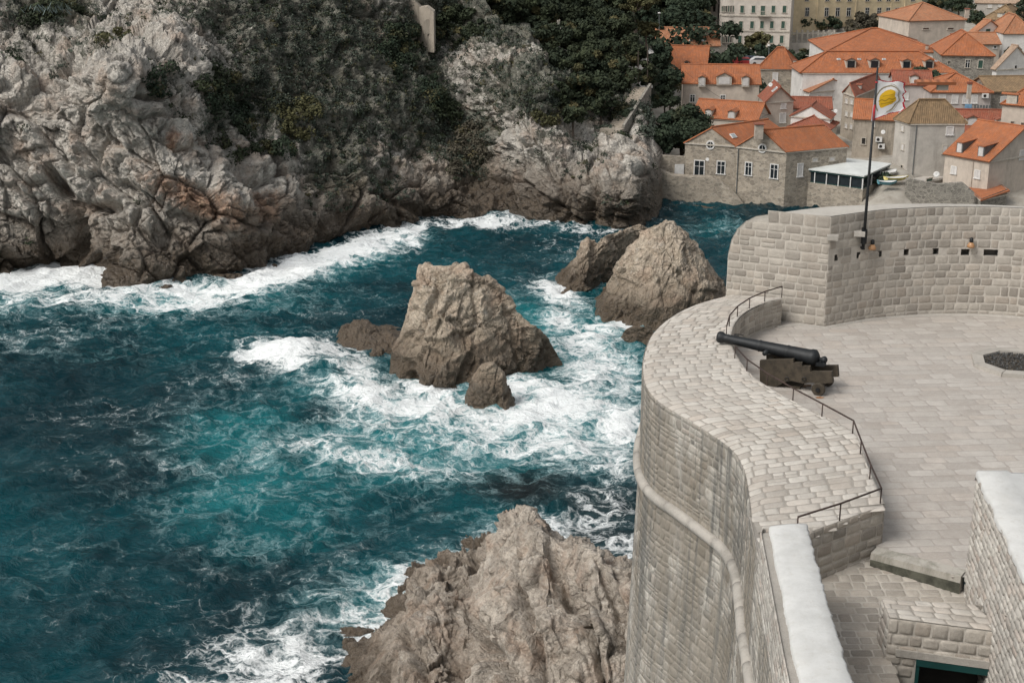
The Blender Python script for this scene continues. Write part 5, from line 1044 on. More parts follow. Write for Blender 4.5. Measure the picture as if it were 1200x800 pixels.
house('house', 'small white gable house without windows behind the cottage chimney', (927, 135), (973, 138), (978, 133), 202, roof='gableAB', rise=1.5, wm='whitew', rm='red', over=.25)
house('house', 'house with two white dormers and bright orange roof behind the round tree', (812, 136), (886, 141), None, 199, depth=7, roof='gableBC', rise=1.9, wm='cream', rm='orange', dorm=[(830, 133, 8, 8, 'w'), (857, 135, 8.5, 8, 'w')])
house('house', 'house with faded roof and low wall behind the stone cottages', (925, 148), (972, 151), None, 199, depth=6, roof='hip', rise=1.2, wm='whitew', rm='red', win=[])
sh_ = house('house', 'stained old stone house with orange roof, dish and air conditioner under the flag', (1001, 138), (1050, 140), None, 196, depth=9, roof='gableBC', rise=1.9, wm='stained', rm='orange', win=[('A', 1024, 145, 3, 7, 'w', 'sandst'), ('A', 1012, 165, 5, 8, 'd', 'sandst')])
house('house', 'red roofed house with two round topped white dormers behind the pyramid roof', (1116, 152), (1178, 153), None, 193, depth=7, roof='gableBC', rise=2.2, wm='cream', rm='red', dorm=[(1139, 143, 12, 8, 'w'), (1172, 145.5, 8, 9, 'w')])
house('house', 'pinkish stone house with brown shutters cut by the right edge', (1175, 121), (1212, 124), None, 190, depth=8, roof='hip', rise=1.8, wm='pink', rm='orange', win=[('A', 1186, 147, 4, 11, 'b', 'sandst'), ('A', 1198, 149, 3.5, 12, 'b', 'sandst')], dorm=[(1192, 116, 5, 9, 'd')])
tw = house('tower_house', 'tall pale house with old brown pyramid roof behind the curved wall', (1049.5, 139), (1067.5, 144), (1131, 144), 184, roof='hip', rise=2.7, wm='greyw', rm='brown', over=.25, win=[('B', 1113, 153, 8, 10, 'w', 'white'), ('B', 1107, 175, 5, 10, 'w', 'sandst'), ('A', 1058, 150, 3, 8, 'w', 'sandst'), ('A', 1058, 172, 3, 8, 'w', 'sandst'), ('A', 1057, 197, 2.2, 9, 'd', 'sandst')])
m = MB(); fb_ = tw['FB']; u, z = fb_.hit(1073, 160); m.tube([fb_.pt(u, z_, .07) for z_ in (tw['ze'] - .3, 2.)], .06, 6); m.build('drainpipe', M['teal'], tw['root'])
ry = house('house', 'cream house with bright orange roof and two slate sided dormers at the right', (1108, 179), (1160, 188), (1232, 176), 176, roof='gableBC', rise=3.6, wm='pink', rm='orange', win=[('A', 1118, 199, 6, 10, 'w', 'white'), ('A', 1145.5, 204, 6, 11, 'w', 'white'), ('B', 1198, 181, 6, 10, 'w', 'white')], dorm=[(1124, 173, 8, 12, 'k'), (1149, 177.5, 8, 12, 'k')])
m = MB(); u, z = ry['FA'].hit(1140, 200); m.tube([ry['FA'].pt(u, z_, .07) for z_ in (ry['ze'] - .3, 2.)], .05, 6); m.build('drainpipe', M['chim'], ry['root'])
house('shed', 'low rubble stone shed with bright orange lean-to roof just above the curved wall', (1129, 215), (1150, 233), (1180, 226), 171, base=0, roof='shed', rise=.5, wm='grey_stone', rm='orange', cat='shed', group=None)
house('outbuilding', 'low grey outbuilding with dark doorway at the foot of the pale tower house', (1069, 208), (1080, 213), (1112, 207), 180, base=0, roof='flat', wm='greyw', rm='greyw', cat='outbuilding', group=None, win=[('B', 1088.5, 213, 7, 8, 'g', 'sandst')])
c1 = house('stone_cottage', 'left rubble stone cottage with round window and glazed door by the cove', (803, 166), (863.5, 170), (928, 160), 184.5, base=0, roof='gableAB', rise=2.05, wm='stone', rm='orange', over=.2, group='waterside stone cottages', cat='cottage',
    win=[('A', 845, 196, 10, 16, 'glass', 'white'), ('A', 819.5, 197.5, 12, 21, 'glass', 'white')], sky_=[(861, 162, 8, 5)])
c2 = house('stone_cottage', 'right rubble stone cottage with round window, two white windows and orange roof', (863.5, 170.5), (922, 177), (993, 171), 179, base=-1, roof='gableAB', rise=2.3, wm='stone', rm='orange', over=.2, group='waterside stone cottages', cat='cottage',
    win=[('A', 877.3, 197.5, 8, 16.5, 'glass', 'white'), ('A', 907.3, 200.5, 9, 18, 'glass', 'white'), ('B', 937.5, 199, 6, 15, 'w', 'white'), ('B', 955, 187, 7, 4, 'w', 'sandst'), ('B', 975, 186, 7, 4, 'w', 'sandst')], chim=[(889, 151.5, 9, 11)])
for cc, px, py in ((c1, 832.5, 170), (c2, 893.5, 174)):
    f = cc['FA']; u, z = f.hit(px, py); m = MB(); ring = []
    n3 = np.array([*f.n, 0]); P_ = f.pt(u, z, .0); m.lathe([(.0, .42), (.0, .62), (.11, .60), (.11, .42), (0, .42)], P_, n3, 24); w_ = m.build('round_window', M['white'], cc['root']); m = MB(); m.lathe([(.0, .42), (.04, .42)], P_, n3, 20); m.build('pane', M['glass'], w_); m = MB(); f.slab(m, u - .03, u + .03, z - .42, z + .42, .041, .08); m.build('glazing_bar', M['white'], w_)
m = MB(); u, z = c2['FA'].hit(865, 190); m.tube([c2['FA'].pt(u, z_, .1) for z_ in (c2['ze'], 1.)], .06, 6); m.build('drainpipe', M['teal'], c2['root'])
# satellite dishes and air conditioners
def dish(px, py, Y, r, label):
    p = at_y(px, py, Y); o = empty('satellite_dish', tuple(p), label, 'satellite dish', 'satellite dishes on the houses'); ax_ = np.array([-.3, -1, .35]); ax_ /= np.linalg.norm(ax_)
    m = MB(); m.lathe([(-.02, .02), (-.02, r * .5), (.05, r), (.07, r), (.0, r * .5), (.0, .02)], p, ax_, 18); m.build('dish', M['white'], o, True); m = MB(); m.tube([p, p + ax_ * r * .9], .015, 5); m.tube([p, p - [0, -.35, .3]], .03, 5); m.build('arm', M['teal'], o)
for a in ((1035, 155, 193.5, .55, 'white dish on the stained old house under the flag'), (953.5, 92, 229, .5, 'left dish of two on the dark red roof'), (959.5, 92, 229, .5, 'right dish of two on the dark red roof'), (903, 99.5, 203, .55, 'white dish on the small roof beside the skylight'), (1097.5, 204.5, 176, .7, 'large white dish over the low grey outbuilding'), (979.5, 130.5, 203, .5, 'dish beside the narrow old house'), (829, 187, 181.5, .4, 'dish between the glazed door and window of the left cottage'), (1126, 138, 187, .5, 'dish beside the old brown pyramid roof')): dish(a[0], a[1], a[2], a[3] * .55, a[4])
def ac(px, py, fc, lb):
    u, z = fc.hit(px, py); o = empty('air_conditioner', tuple(fc.pt(u, z)), lb, 'air conditioner', 'air conditioners on facades'); m = MB(); fc.slab(m, u - .45, u + .45, z - .33, z + .33, .1, .5); m.build('casing', M['white'], o); m = MB(); n3 = np.array([*fc.n, 0]); m.lathe([(0, .22), (.02, .22)], fc.pt(u - .1, z, .5), n3, 16); m.build('fan_grille', M['dark'], o); m = MB(); fc.slab(m, u - .4, u + .4, z - .4, z - .335, .0, .5); m.build('bracket', M['teal'], o)
ac(1030, 163, sh_['FA'], 'upper air conditioner under the dish on the stained old house'); ac(1033, 171, sh_['FA'], 'lower air conditioner under the dish on the stained old house'); ac(1154, 112, hh['FA'], 'air conditioner at the right end of the lilac and white house')
# laundry
f = hh['FA']; u, z = f.hit(1134, 126); m = MB(); f.slab(m, u - .5, u + .5, z - .5, z + .5, .25, .28); tag(m.build('towel', plain('blue_cloth', (.16, .30, .45)), None), 'blue towel hanging out on the lilac and white house', 'towel')
u, z = f.hit(1141, 125); m = MB()
for k in range(6): f.slab(m, u + k * .42, u + k * .42 + .28, z - .25 + .05 * (k % 3), z + .25, .25, .28)
tag(m.build('laundry', M['teal'], None), 'row of dark clothes on a line right of the blue towel', 'laundry')
# ------------------------------------------------------------------ cove walls, stairs, pavilion
def thick_panel(name, tops, zb, Y, th, mat, parent=None):
    """wall whose top edge runs through photo points at distance Y (number or one per point)"""
    Ys = Y if hasattr(Y, '__len__') else [Y] * len(tops); P = [at_y(x, y, q) for (x, y), q in zip(tops, Ys)]; n = len(P); V = []
    for p in P: V += [(p[0], p[1], zb), tuple(p), (p[0] + .1, p[1] + th, p[2] + .02), (p[0] + .1, p[1] + th, zb)]
    F = [];
    for i in range(n - 1):
        a, b = 4 * i, 4 * i + 4
        F += [(a, b, b + 1, a + 1), (a + 1, b + 1, b + 2, a + 2), (a + 2, b + 2, b + 3, a + 3)]
    F += [(0, 1, 2, 3), (4 * n - 4, 4 * n - 1, 4 * n - 2, 4 * n - 3)]
    return mk(name, V, F, mat, parent)
tag(thick_panel('stone_wall', [(735, 166), (756, 184), (772, 199), (788, 206), (812, 208), (832, 208), (846, 214), (860, 225), (868, 234), (874, 244)], -2, [186, 185, 184, 183.5, 183, 182.5, 182, 181, 180.5, 180], 1.6, W['stone']), 'rubble retaining wall sloping down beside the water below the left cottage', 'wall')
gw = empty('garden_wall', tuple(at_y(784, 200, 187)), 'upright rubble wall with a plain white door left of the cottages', 'wall')
thick_panel('wall', [(763, 181.5), (803, 184)], 0, 187, .6, W['stone'], gw)
f = Facade(at_y(763, 190, 186.98), at_y(803, 190, 186.98)); u, z = f.hit(796, 199); m = MB(); f.slab(m, u - .62, u + .62, z - .9, z + .75, .0, .08); m.build('door', M['white'], gw)
# shelf of shore under the cottages
loaf('shore_rock', [(766, 244), (790, 239), (830, 241), (870, 242), (905, 243), (945, 243)], [(766, 247), (800, 246), (850, 247), (900, 248), (945, 247)], 181, 'low brown rock shelf along the water below the cottages', mat='searock', seed=11, amp=.15, nu=140, nv=30)
pv = empty('pavilion', tuple(at_y(1010, 225, 176)), 'restaurant pavilion with flat pale roof and dark glazing on a stone base', 'pavilion')
pb_ = at_y(1012, 206, 176); zt = pb_[2]; pa, pc = at_z(941, 197, zt), at_z(1043, 192, zt); pd = pa + pc - pb_; upv = np.array([0, 0, 1.])
def grow(P, k): c = sum(P) / len(P); return [c + (p - c) * k for p in P]
q = grow([pa, pb_, pc, pd], 1.04); m = MB(); m.hexa([p - upv * .12 for p in q] + [p + upv * .03 for p in q]); rf_ = m.build('roof', M['tarp'], pv)
cs_ = sum(q) / 4; m = MB(); m.add([tuple(p + upv * .035) for p in q] + [tuple(cs_ + upv * .45)], [(0, 1, 4), (1, 2, 4), (2, 3, 4), (3, 0, 4)]); m.build('roof_membrane', M['tarp'], rf_)
fr_z = zt - 1.75
m = MB(); m.hexa([(*p[:2], -1.) for p in grow([pa, pb_, pc, pd], 1.02)] + [(*p[:2], fr_z) for p in grow([pa, pb_, pc, pd], 1.02)]); m.build('base_wall', W['stone'], pv)
for (a, b, n) in ((pa, pb_, 5), (pb_, pc, 3)):
    f = Facade(a, b); g = MB(); f.slab(g, .1, f.L - .1, fr_z, zt - .12, -.25, -.2); g.build('glazing', M['glass'], pv)
    for k in range(n + 1):
        u = (f.L - .12) * k / n; g = MB(); f.slab(g, u, u + .12, fr_z, zt - .12, -.14, .0); g.build('post', M['white'], pv)
    g = MB(); f.slab(g, 0, f.L, fr_z + .02, fr_z + .14, -.18, -.145); f.slab(g, 0, f.L, zt - .34, zt - .125, .005, .05); g.build('frame_rail', M['green_door'], pv)
# wall below and right of the pavilion, behind the battlement
tag(thick_panel('stone_wall', [(1062, 209), (1098, 216), (1128, 214), (1142, 226)], -1, [174, 173, 172.5, 172], .5, W['grey_stone']), 'low grey rubble wall between the pavilion and the lean-to shed', 'wall')
def boat(px, py, Y, L, rz, col, label, zoff=0):
    p = at_y(px, py, Y); o = empty('dinghy', tuple(p), label, 'boat', 'small boats stored by the pavilion'); n = 13; V = []; F = []; ca, sa = math.cos(rz), math.sin(rz)
    for i in range(n):
        t = i / (n - 1) * 2 - 1; wd_ = .62 * (1 - max(t, -.6) ** 2 * (1 if t > 0 else .3)) + .02; sh_ = .12 * t * t
        for a in np.linspace(0, math.pi, 9):
            x = t * L / 2; y = wd_ * math.cos(a); z = -.48 * math.sin(a) ** .7 * (1 - .5 * max(t, 0) ** 3) + .5 + sh_; V.append((p[0] + ca * x - sa * y, p[1] + sa * x + ca * y, p[2] + z))
    for i in range(n - 1):
        for k in range(8): F.append((i * 9 + k, i * 9 + k + 1, (i + 1) * 9 + k + 1, (i + 1) * 9 + k))
    F.append(tuple(range(9))); m_ = mk('hull', V, F, plain('hull_paint', col, .5), o, smooth=True)
    V = []; F = []
    for i in range(n):
        for k in (0, 8):
            t = i / (n - 1) * 2 - 1; wd_ = .5 * (1 - max(t, -.6) ** 2 * (1 if t > 0 else .3)) + .02; x = t * L / 2 * .94; y = wd_ * (1 if k == 0 else -1); V.append((p[0] + ca * x - sa * y, p[1] + sa * x + ca * y, p[2] + .46 + .12 * t * t))
    for i in range(n - 1): F.append((2 * i, 2 * i + 1, 2 * i + 3, 2 * i + 2))
    mk('deck', V, F, M['white'], o)
boat(1051, 212, 178, 3.4, .35, (.55, .47, .16), 'yellow and white dinghy on the paving right of the pavilion')
boat(1044, 205, 182, 3.0, .9, (.50, .50, .46), 'pale dinghy leaning behind the yellow one by the pavilion')
boat(1040, 217, 175.5, 2.4, .1, (.08, .22, .26), 'small blue tarp covered boat at the corner of the pavilion')
# stairs cut into the far cliff
st = empty('stone_stairs', tuple(at_y(722, 150, 188)), 'worn stone staircase climbing the far cliff beside a low wall', 'stairs')
S0, S1 = at_y(718, 150, 187.5), at_y(750, 101, 198); n = 22; sd = (S1 - S0); m = MB()
hv = np.array([sd[0], sd[1], 0.]); hl_ = np.linalg.norm(hv); hv /= hl_; sv_ = np.array([-hv[1], hv[0], 0]); sv_ = -sv_ if sv_[0] < 0 else sv_
for k in range(n):
    p = S0 + sd * k / n; m.obox(p - sv_ * .7 - [0, 0, 2.5], hv * hl_ / n * 1.0, sv_ * 1.9, (0, 0, 2.5 + sd[2] / n * .5))
m.build('steps', W['stained'], st)
m = MB(); m.hexa([S0 + sv_ * 1.3 - [0, 0, 4], S0 + sv_ * 1.65 - [0, 0, 4], S1 + sv_ * 1.65 - [0, 0, 4], S1 + sv_ * 1.3 - [0, 0, 4], S0 + sv_ * 1.3 + [0, 0, .45], S0 + sv_ * 1.65 + [0, 0, .45], S1 + sv_ * 1.65 + [0, 0, .45], S1 + sv_ * 1.3 + [0, 0, .45]]); m.build('side_wall', W['grey_stone'], st)
m = MB(); m.obox(S0 - hv * 1.5 - sv_ * 1.3 - [0, 0, 1.9], hv * 1.45, sv_ * 2.9, (0, 0, 1.95)); m.build('landing', W['stained'], st)
# ruined walls on the crest
ru = empty('ruined_wall', tuple(at_y(480, 46, 196)), 'pale ruined masonry wall with a dark arch high on the cliff crest', 'wall')
thick_panel('wall', [(455, -8), (462, -6), (470, -8), (476, 2), (486, 1), (492, 9), (500, 8), (508, 14)], at_y(480, 60, 200)[2], [203, 202.6, 202, 201.5, 201, 200, 199, 198], 2.4, W['stained'], ru)
m = MB(); m.lathe([(0, .5), (.06, .5)], at_y(501, 27, 198.6), (0, 1, 0), 18); m.box(at_y(501, 33, 198.65), (1.0, .08, 1.6)); m.build('arched_recess', W['stained'], ru)
thick_panel('wall_stub', [(421, -4), (436, -5), (438, 4)], 22, 204, 1.2, W['greyw'], ru)
house('house', 'white walled house glimpsed among the pines left of the round trees', (738, 62), (766, 62), None, 232, depth=6, base=8, roof='flat', wm='whitew', rm='whitew', win=[('A', 752, 66, 4, 5, 'd', 'white')], group=None)

# ------------------------------------------------------------------ vegetation
def foliage_mat(name, lo, hi, spec=.2):
    n = NT(name); r = n.attr(); v = n.coord(); c = n.mix(r[0], lo, hi); c = n.mix(n.ramp(n.noise(v, .9, 4, .6), .3, .7, 0, .45), c, tuple(x * .5 for x in lo)); c = n.mix(n.math('MULTIPLY', r[1], .7), c, (.12, .10, .045)); return n.done(c, .85, None, 0, spec)
M['pine'] = foliage_mat('pine_foliage', (.022, .032, .020), (.062, .074, .038)); M['dark_leaf'] = foliage_mat('dark_evergreen', (.020, .034, .022), (.060, .078, .046)); M['olive'] = foliage_mat('olive_green_foliage', (.06, .062, .03), (.14, .13, .06)); M['scrub'] = foliage_mat('maquis_scrub', (.028, .038, .028), (.12, .14, .11)); M['brownleaf'] = foliage_mat('winter_brown_foliage', (.055, .05, .035), (.13, .115, .085))
M['bark'] = plain('bark', (.09, .07, .055), .95, 0, .4, 4, .02, 12)
def leaves(clumps, g, n_per, size, flat=.7, shell=.45):
    C_ = np.array([c[:3] for c in clumps]); Rr = np.array([c[3] for c in clumps]); n = len(C_)
    idx = np.repeat(np.arange(n), n_per); N = len(idx); d = g.normal(0, 1, (N, 3)); d /= np.linalg.norm(d, axis=1)[:, None]; rr = shell + (1.05 - shell) * g.random(N) ** .6
    P = C_[idx] + d * (rr * Rr[idx])[:, None] * np.array([1, 1, flat])
    nrm = d + .7 * g.normal(0, 1, (N, 3)) + [0, 0, .4]; nrm /= np.linalg.norm(nrm, axis=1)[:, None]; a = np.cross(nrm, g.normal(0, 1, (N, 3))); a /= np.linalg.norm(a, axis=1)[:, None]; b = np.cross(nrm, a); s = (size * g.uniform(.6, 1.4, N))[:, None]
    V = np.stack([P - a * s, P + b * s * .7, P + a * s, P - b * s * .6], 1).reshape(-1, 3); F = np.arange(4 * N).reshape(N, 4)
    ct = g.random(n); wm_ = (g.random(n) < .12) * g.random(n); tone = np.clip(ct[idx] * .7 + .3 * g.random(N), 0, 1); col = np.stack([tone, wm_[idx], 0 * tone], -1)
    return V, F, np.repeat(col, 4, 0)
def crown_clumps(c, rx, ry, rz, k, g, r):
    out = []
    for _ in range(k):
        d = g.normal(0, 1, 3); d /= np.linalg.norm(d); q = g.random() ** .4 * .9; p = c + d * q * np.array([rx, ry, rz]); out.append((*p, r * g.uniform(.6, 1.25)))
    return out
TN = [0]
def tree(cx, cy, rx, ry, Y, label, mat='pine', group=None, name='pine_tree', cat='tree', k=None, trunk=1.0, size=.24, n_per=None, base=None, flat=.7, root=None):
    TN[0] += 1; g = np.random.default_rng(100 + TN[0]); c = at_y(cx, cy, Y); s = np.linalg.norm(c - [0, 0, CZ]) / FPX; RX, RZ = rx * s, ry * s; 
    zb = c[2] - RZ - trunk * RZ if base is None else base
    o = empty(name, (c[0], c[1], zb), label, cat, group); k = k or int(np.clip(RX * RZ * 4.5, 26, 100)); r = max(.62, min(RX, RZ) * .36); n_per = n_per or int(np.clip(r * r * 170, 60, 330))
    cl = crown_clumps(c, RX * .92, min(RX, RX * .6 + 2) * .85, RZ * .9, k, g, r); V, F, col = leaves(cl, g, n_per, size, flat); mk('crown', V, F, M[mat], o, col=col)
    m = MB(); b0 = np.array([c[0], c[1], zb]); mid_ = b0 * .5 + c * .5 + [RX * .08 * g.normal(), 0, 0]; tr_ = max(.12, RX * .06); m.tube([b0 - [0, 0, .5], mid_, c], [tr_ * 1.2, tr_ * .9, tr_ * .5], 7)
    for q in range(6): t_ = cl[int(g.integers(len(cl)))]; e = np.array(t_[:3]); m.tube([mid_ * .5 + c * .5, (mid_ + e) / 2 + [0, 0, -.1], e], [tr_ * .5, tr_ * .3, tr_ * .1], 5)
    m.build('trunk', M['bark'], o)
    return o
PG = 'pines crowding the far headland'
OR = ['first', 'second', 'third', 'fourth', 'fifth', 'sixth', 'seventh', 'eighth', 'ninth', 'tenth', 'eleventh', 'twelfth', 'thirteenth', 'fourteenth']
def rows(L, cuts, txt, *args, **kw):
    for lo_, hi_, nm in cuts:
        for i, a in enumerate(sorted([a for a in L if lo_ <= a[1] < hi_])): tree(*a, txt % (OR[i], nm), *args, **kw)
rows([(530, 22, 34, 20, 207), (575, 8, 42, 22, 215), (560, 38, 30, 18, 203), (620, 15, 42, 24, 219), (600, 48, 26, 16, 206), (668, 10, 42, 24, 226), (640, 45, 34, 20, 210), (680, 42, 36, 22, 213), (716, 30, 34, 22, 221), (715, 2, 40, 20, 236), (640, 82, 26, 22, 197), (672, 76, 36, 24, 199), (706, 70, 36, 26, 204), (735, 58, 26, 20, 212), (690, 104, 34, 24, 192), (722, 92, 24, 22, 199), (655, 112, 24, 16, 187), (512, 2, 24, 18, 212), (455, 8, 10, 22, 206), (672, 132, 20, 12, 183), (705, 120, 22, 16, 189), (604, 68, 22, 14, 200), (628, 66, 24, 16, 203), (590, 42, 28, 16, 208), (548, 52, 22, 12, 204)], ((-99, 25, 'top'), (25, 64, 'upper middle'), (64, 85, 'lower middle'), (85, 999, 'lowest')), 'dark spreading pine, %s from the left in the %s row on the headland', 'pine', PG, trunk=.9)
tree(746, 2, 32, 12, 232, 'yellowish topped pine leaning over the right end of the headland', 'olive', None, trunk=1.6)
tree(757, 34, 22, 12, 236, 'thin olive green pine standing just left of the long roof with skylights', 'olive', None, trunk=1.4)
BG = 'dark trees on the hill behind the long roof'
rows([(772, 4, 34, 24, 285), (806, 12, 26, 22, 280), (825, 26, 14, 14, 276), (785, 26, 26, 13, 276), (748, 20, 22, 16, 270), (765, 30, 16, 10, 268), (815, -4, 30, 16, 295)], ((-99, 10, 'top'), (10, 24, 'middle'), (24, 99, 'lower')), 'dark evergreen, %s from the left in the %s row behind the long roof', 'dark_leaf', BG, 'evergreen_tree', trunk=.8, size=.3)
tree(776, 66, 16, 18, 222, 'upright dark tree standing beside the half hidden orange roof', 'dark_leaf', None, 'evergreen_tree')
tree(786, 92, 18, 18, 216, 'dark evergreen left of the long pink house', 'dark_leaf', None, 'evergreen_tree')
tree(757, 86, 14, 18, 207, 'dark narrow pine at the top of the cliff stairs', 'pine', None)
tree(778, 114, 18, 16, 208, 'dark tree above the big round one at the top of the cliff stairs', 'dark_leaf', None, 'evergreen_tree')
tree(802, 152, 38, 30, 194, 'biggest round dark tree filling the gap between headland and left cottage', 'dark_leaf', None, 'round_tree', base=2.5, size=.22)
tree(778, 164, 18, 18, 190, 'dark shrubby tree tucked against the headland behind the white door wall', 'dark_leaf', None, 'round_tree', base=2.5)
SGp = 'trees in front of the big pale building'
tree(846, 72, 22, 13, 254, 'dark bushy tree low at the left corner of the big pale building', 'dark_leaf', SGp, 'round_tree', size=.28); tree(870, 66, 22, 16, 256, 'dark tree between the parked cars and the big pale building', 'dark_leaf', SGp, 'round_tree', size=.28)
tree(888, 48, 15, 13, 259, 'tall tree with yellowish crown in front of the green shutters', 'olive', SGp, 'round_tree', size=.28); tree(901, 62, 15, 15, 256, 'dark tree right of the yellowish crowned one', 'dark_leaf', SGp, 'round_tree', size=.28)
tree(806, 62, 20, 7, 248, 'low hedge like tree under the eave of the roof with skylights', 'dark_leaf', None, 'round_tree', size=.25); tree(822, 71, 12, 7, 243, 'small dark tree between the half hidden roof and the palace trees', 'dark_leaf', None, 'round_tree', size=.25)
UG = 'umbrella pines between the pale buildings'
for a, l in (((938, 68, 22, 12, 264), 'umbrella pine just right of the stone tower house roof'), ((958, 66, 18, 11, 266), 'umbrella pine at the left end of the long orange hall'), ((918, 72, 12, 8, 262), 'small pine behind the stone tower house roof')): tree(*a, l, 'dark_leaf', UG, 'umbrella_pine', size=.28, flat=.5)
CGp = 'trees along the foot of the yellow building'
for a, l, mt in (((944, 25, 16, 11, 304), 'leftmost flat crowned pine at the foot of the yellow building', 'dark_leaf'), ((972, 27, 22, 8, 304), 'wide flat crowned pine under the yellow building windows', 'dark_leaf'), ((1013, 27, 22, 14, 303), 'brown bare looking tree at the middle of the yellow building', 'brownleaf'), ((1046, 27, 19, 13, 300), 'dark green tree left of the pink villa', 'dark_leaf'), ((1000, 34, 12, 7, 298), 'small bush at the foot of the brown tree', 'brownleaf')): tree(*a, l, mt, CGp, 'umbrella_pine', size=.3)
for a, l in (((1100, 2, 16, 8, 315), 'dark tree top behind the pink villa chimney'), ((1125, 6, 18, 10, 310), 'dark tree at the top edge between villa and grey house'), ((1146, 22, 11, 10, 292), 'dark bush right of the pink villa'), ((1187, 60, 8, 5, 243), 'small dark tree beside the beige gable at the right edge'), ((1078, 84, 8, 6, 219), 'rounded bush in front of the dormers of the long house'), ((1096, 91, 5, 8, 216), 'thin cypress like bush between the lilac houses'), ((1200, 12, 10, 16, 296), 'dark tree cut by the top right corner'), ((1036, 211, 9, 7, 179), 'dark round bush beside the boats')): tree(*a, l, 'dark_leaf', 'bushes and trees among the houses', 'garden_tree', size=.22, trunk=.4)
# shrubs on the cliff
SG_ = 'big shrubs growing on the left cliff'
def shrub(cx, cy, rx, ry, label, mat='dark_leaf', k=None, up_=.0, group=SG_, size=.17):
    TN[0] += 1; g = np.random.default_rng(300 + TN[0]); c = cliff_pt(cx, cy); s = np.linalg.norm(c - [0, 0, CZ]) / FPX; RX, RZ = rx * s, ry * s
    o = empty('shrub', tuple(c), label, 'shrub', group); cl = []; k = k or int(np.clip(RX * RZ * 4, 8, 70))
    for _ in range(k):
        a = g.random() * 6.283; q = math.sqrt(g.random()); p = cliff_pt(cx + rx * q * math.cos(a), cy + ry * q * math.sin(a)) + [0, -.5, .3]; cl.append((*p, g.uniform(.55, 1.3)))
    V, F, col = leaves(cl, g, 130, size, .75); mk('foliage', V, F, M[mat], o, col=col)
    m = MB(); 
    for q in cl[:5]: m.tube([c, (c + np.array(q[:3])) / 2 + [0, -.2, 0], np.array(q[:3])], [.09, .06, .02], 5)
    m.build('stem', M['bark'], o)
for a in ((252, 100, 26, 24, 'large dark green bush in the hollow right of the pale boulder', 'pine'), (268, 130, 30, 26, 'dark bush spilling down below the large one right of the boulder', 'dark_leaf'), (292, 165, 26, 16, 'dark bush low on the slope under the hollow', 'pine'), (188, 100, 13, 16, 'small dark bush hugging the right side of the pale boulder', 'dark_leaf'), (350, 140, 24, 26, 'olive tinged bush on the middle of the left cliff', 'olive'), (62, 16, 40, 16, 'dark bush along the top edge left', 'pine'), (22, 70, 12, 12, 'dark bush at the far left edge of the cliff', 'dark_leaf'), (130, 46, 20, 10, 'olive bush above the pale boulder', 'olive'), (330, 175, 16, 12, 'small bush near the crest of the rusty rib', 'dark_leaf'), (548, 178, 28, 32, 'broad brownish dark bush filling the gully between the cliffs', 'brownleaf'), (520, 140, 20, 24, 'dark bush high in the gully', 'pine'), (470, 60, 24, 34, 'dark bush below the ruined wall', 'dark_leaf'), (645, 135, 16, 9, 'yellow green bush at the foot of the headland pines', 'olive'), (742, 128, 16, 16, 'grey green bush right of the stone staircase', 'scrub'), (755, 150, 12, 12, 'grey green bush at the lower right of the staircase', 'scrub'), (500, 110, 16, 24, 'narrow dark bush on the left wall of the gully', 'dark_leaf'), (462, 44, 10, 12, 'dark bush at the lower left foot of the ruined wall', 'dark_leaf'), (506, 52, 12, 12, 'dark bush at the right foot of the ruined wall', 'pine'), (484, 58, 12, 7, 'olive bush under the middle of the ruined wall', 'olive'), (706, 158, 9, 7, 'small grey green bush left of the foot of the staircase', 'scrub'), (722, 160, 10, 6, 'low green bush under the landing of the staircase', 'pine'), (728, 138, 6, 10, 'narrow bush half way up the right side of the staircase', 'dark_leaf')): shrub(*a[:4], a[4], a[5])
# agave on the top left
ag = cliff_pt(64, 34) + [0, -2.2, 1.2]; o = empty('agave', tuple(ag), 'spiky blue grey agave among bushes near the top left', 'agave'); m = MB(); g = np.random.default_rng(9)
for q in range(40):
    c = ag + [g.uniform(-2.6, 3.2), 0, g.uniform(-.2, .5)]; a = g.random() * 6.283; L_ = g.uniform(.7, 1.3); d = np.array([math.cos(a), -abs(math.sin(a)) * .6, 1.1]); e = c + d * L_ * .7; sd_ = np.array([-math.sin(a), math.cos(a), 0]) * .07; m.add([c - sd_, c + sd_, (c + e) / 2 + sd_ * .9, e, (c + e) / 2 - sd_ * .9], [(0, 1, 2, 3, 4)])
m.build('leaf_rosettes', plain('agave_green', (.16, .21, .20), .6), o)
def scrub():
    P, veg, PX, PY, N = CL; g = np.random.default_rng(77); n = P.shape[0] * P.shape[1]; pr = (np.clip(veg + .5 * fbm(P * .22, 4, 66) - .30, 0, 1) ** 1.2).ravel(); pr[(P[..., 2].ravel() < 3.0)] = 0
    pr *= (np.linalg.norm(P.reshape(-1, 3), axis=1) / 170) ** 2; pr /= pr.sum(); ix = g.choice(n, 4000, p=pr); Q = P.reshape(-1, 3)[ix] + N.reshape(-1, 3)[ix] * .15; r = g.uniform(.25, .8, len(ix)) * (1 + .6 * (g.random(len(ix)) < .12))
    V, F, col = leaves([(*q, a) for q, a in zip(Q, r)], g, 30, .12, .7, .3); o = mk('scrub', V, F, M['scrub'], col=col); tag(o, 'grey green scrub covering the cliff slopes', kind='stuff')
    ix = g.choice(n, 1000, p=pr); Q = P.reshape(-1, 3)[ix] + N.reshape(-1, 3)[ix] * .1; V, F, col = leaves([(*q, a) for q, a in zip(Q, g.uniform(.3, .9, len(ix)))], g, 34, .13, .6, .3); o = mk('scrub', V, F, M['pine'], col=col); tag(o, 'darker green scrub between the grey green clumps', kind='stuff')
scrub()
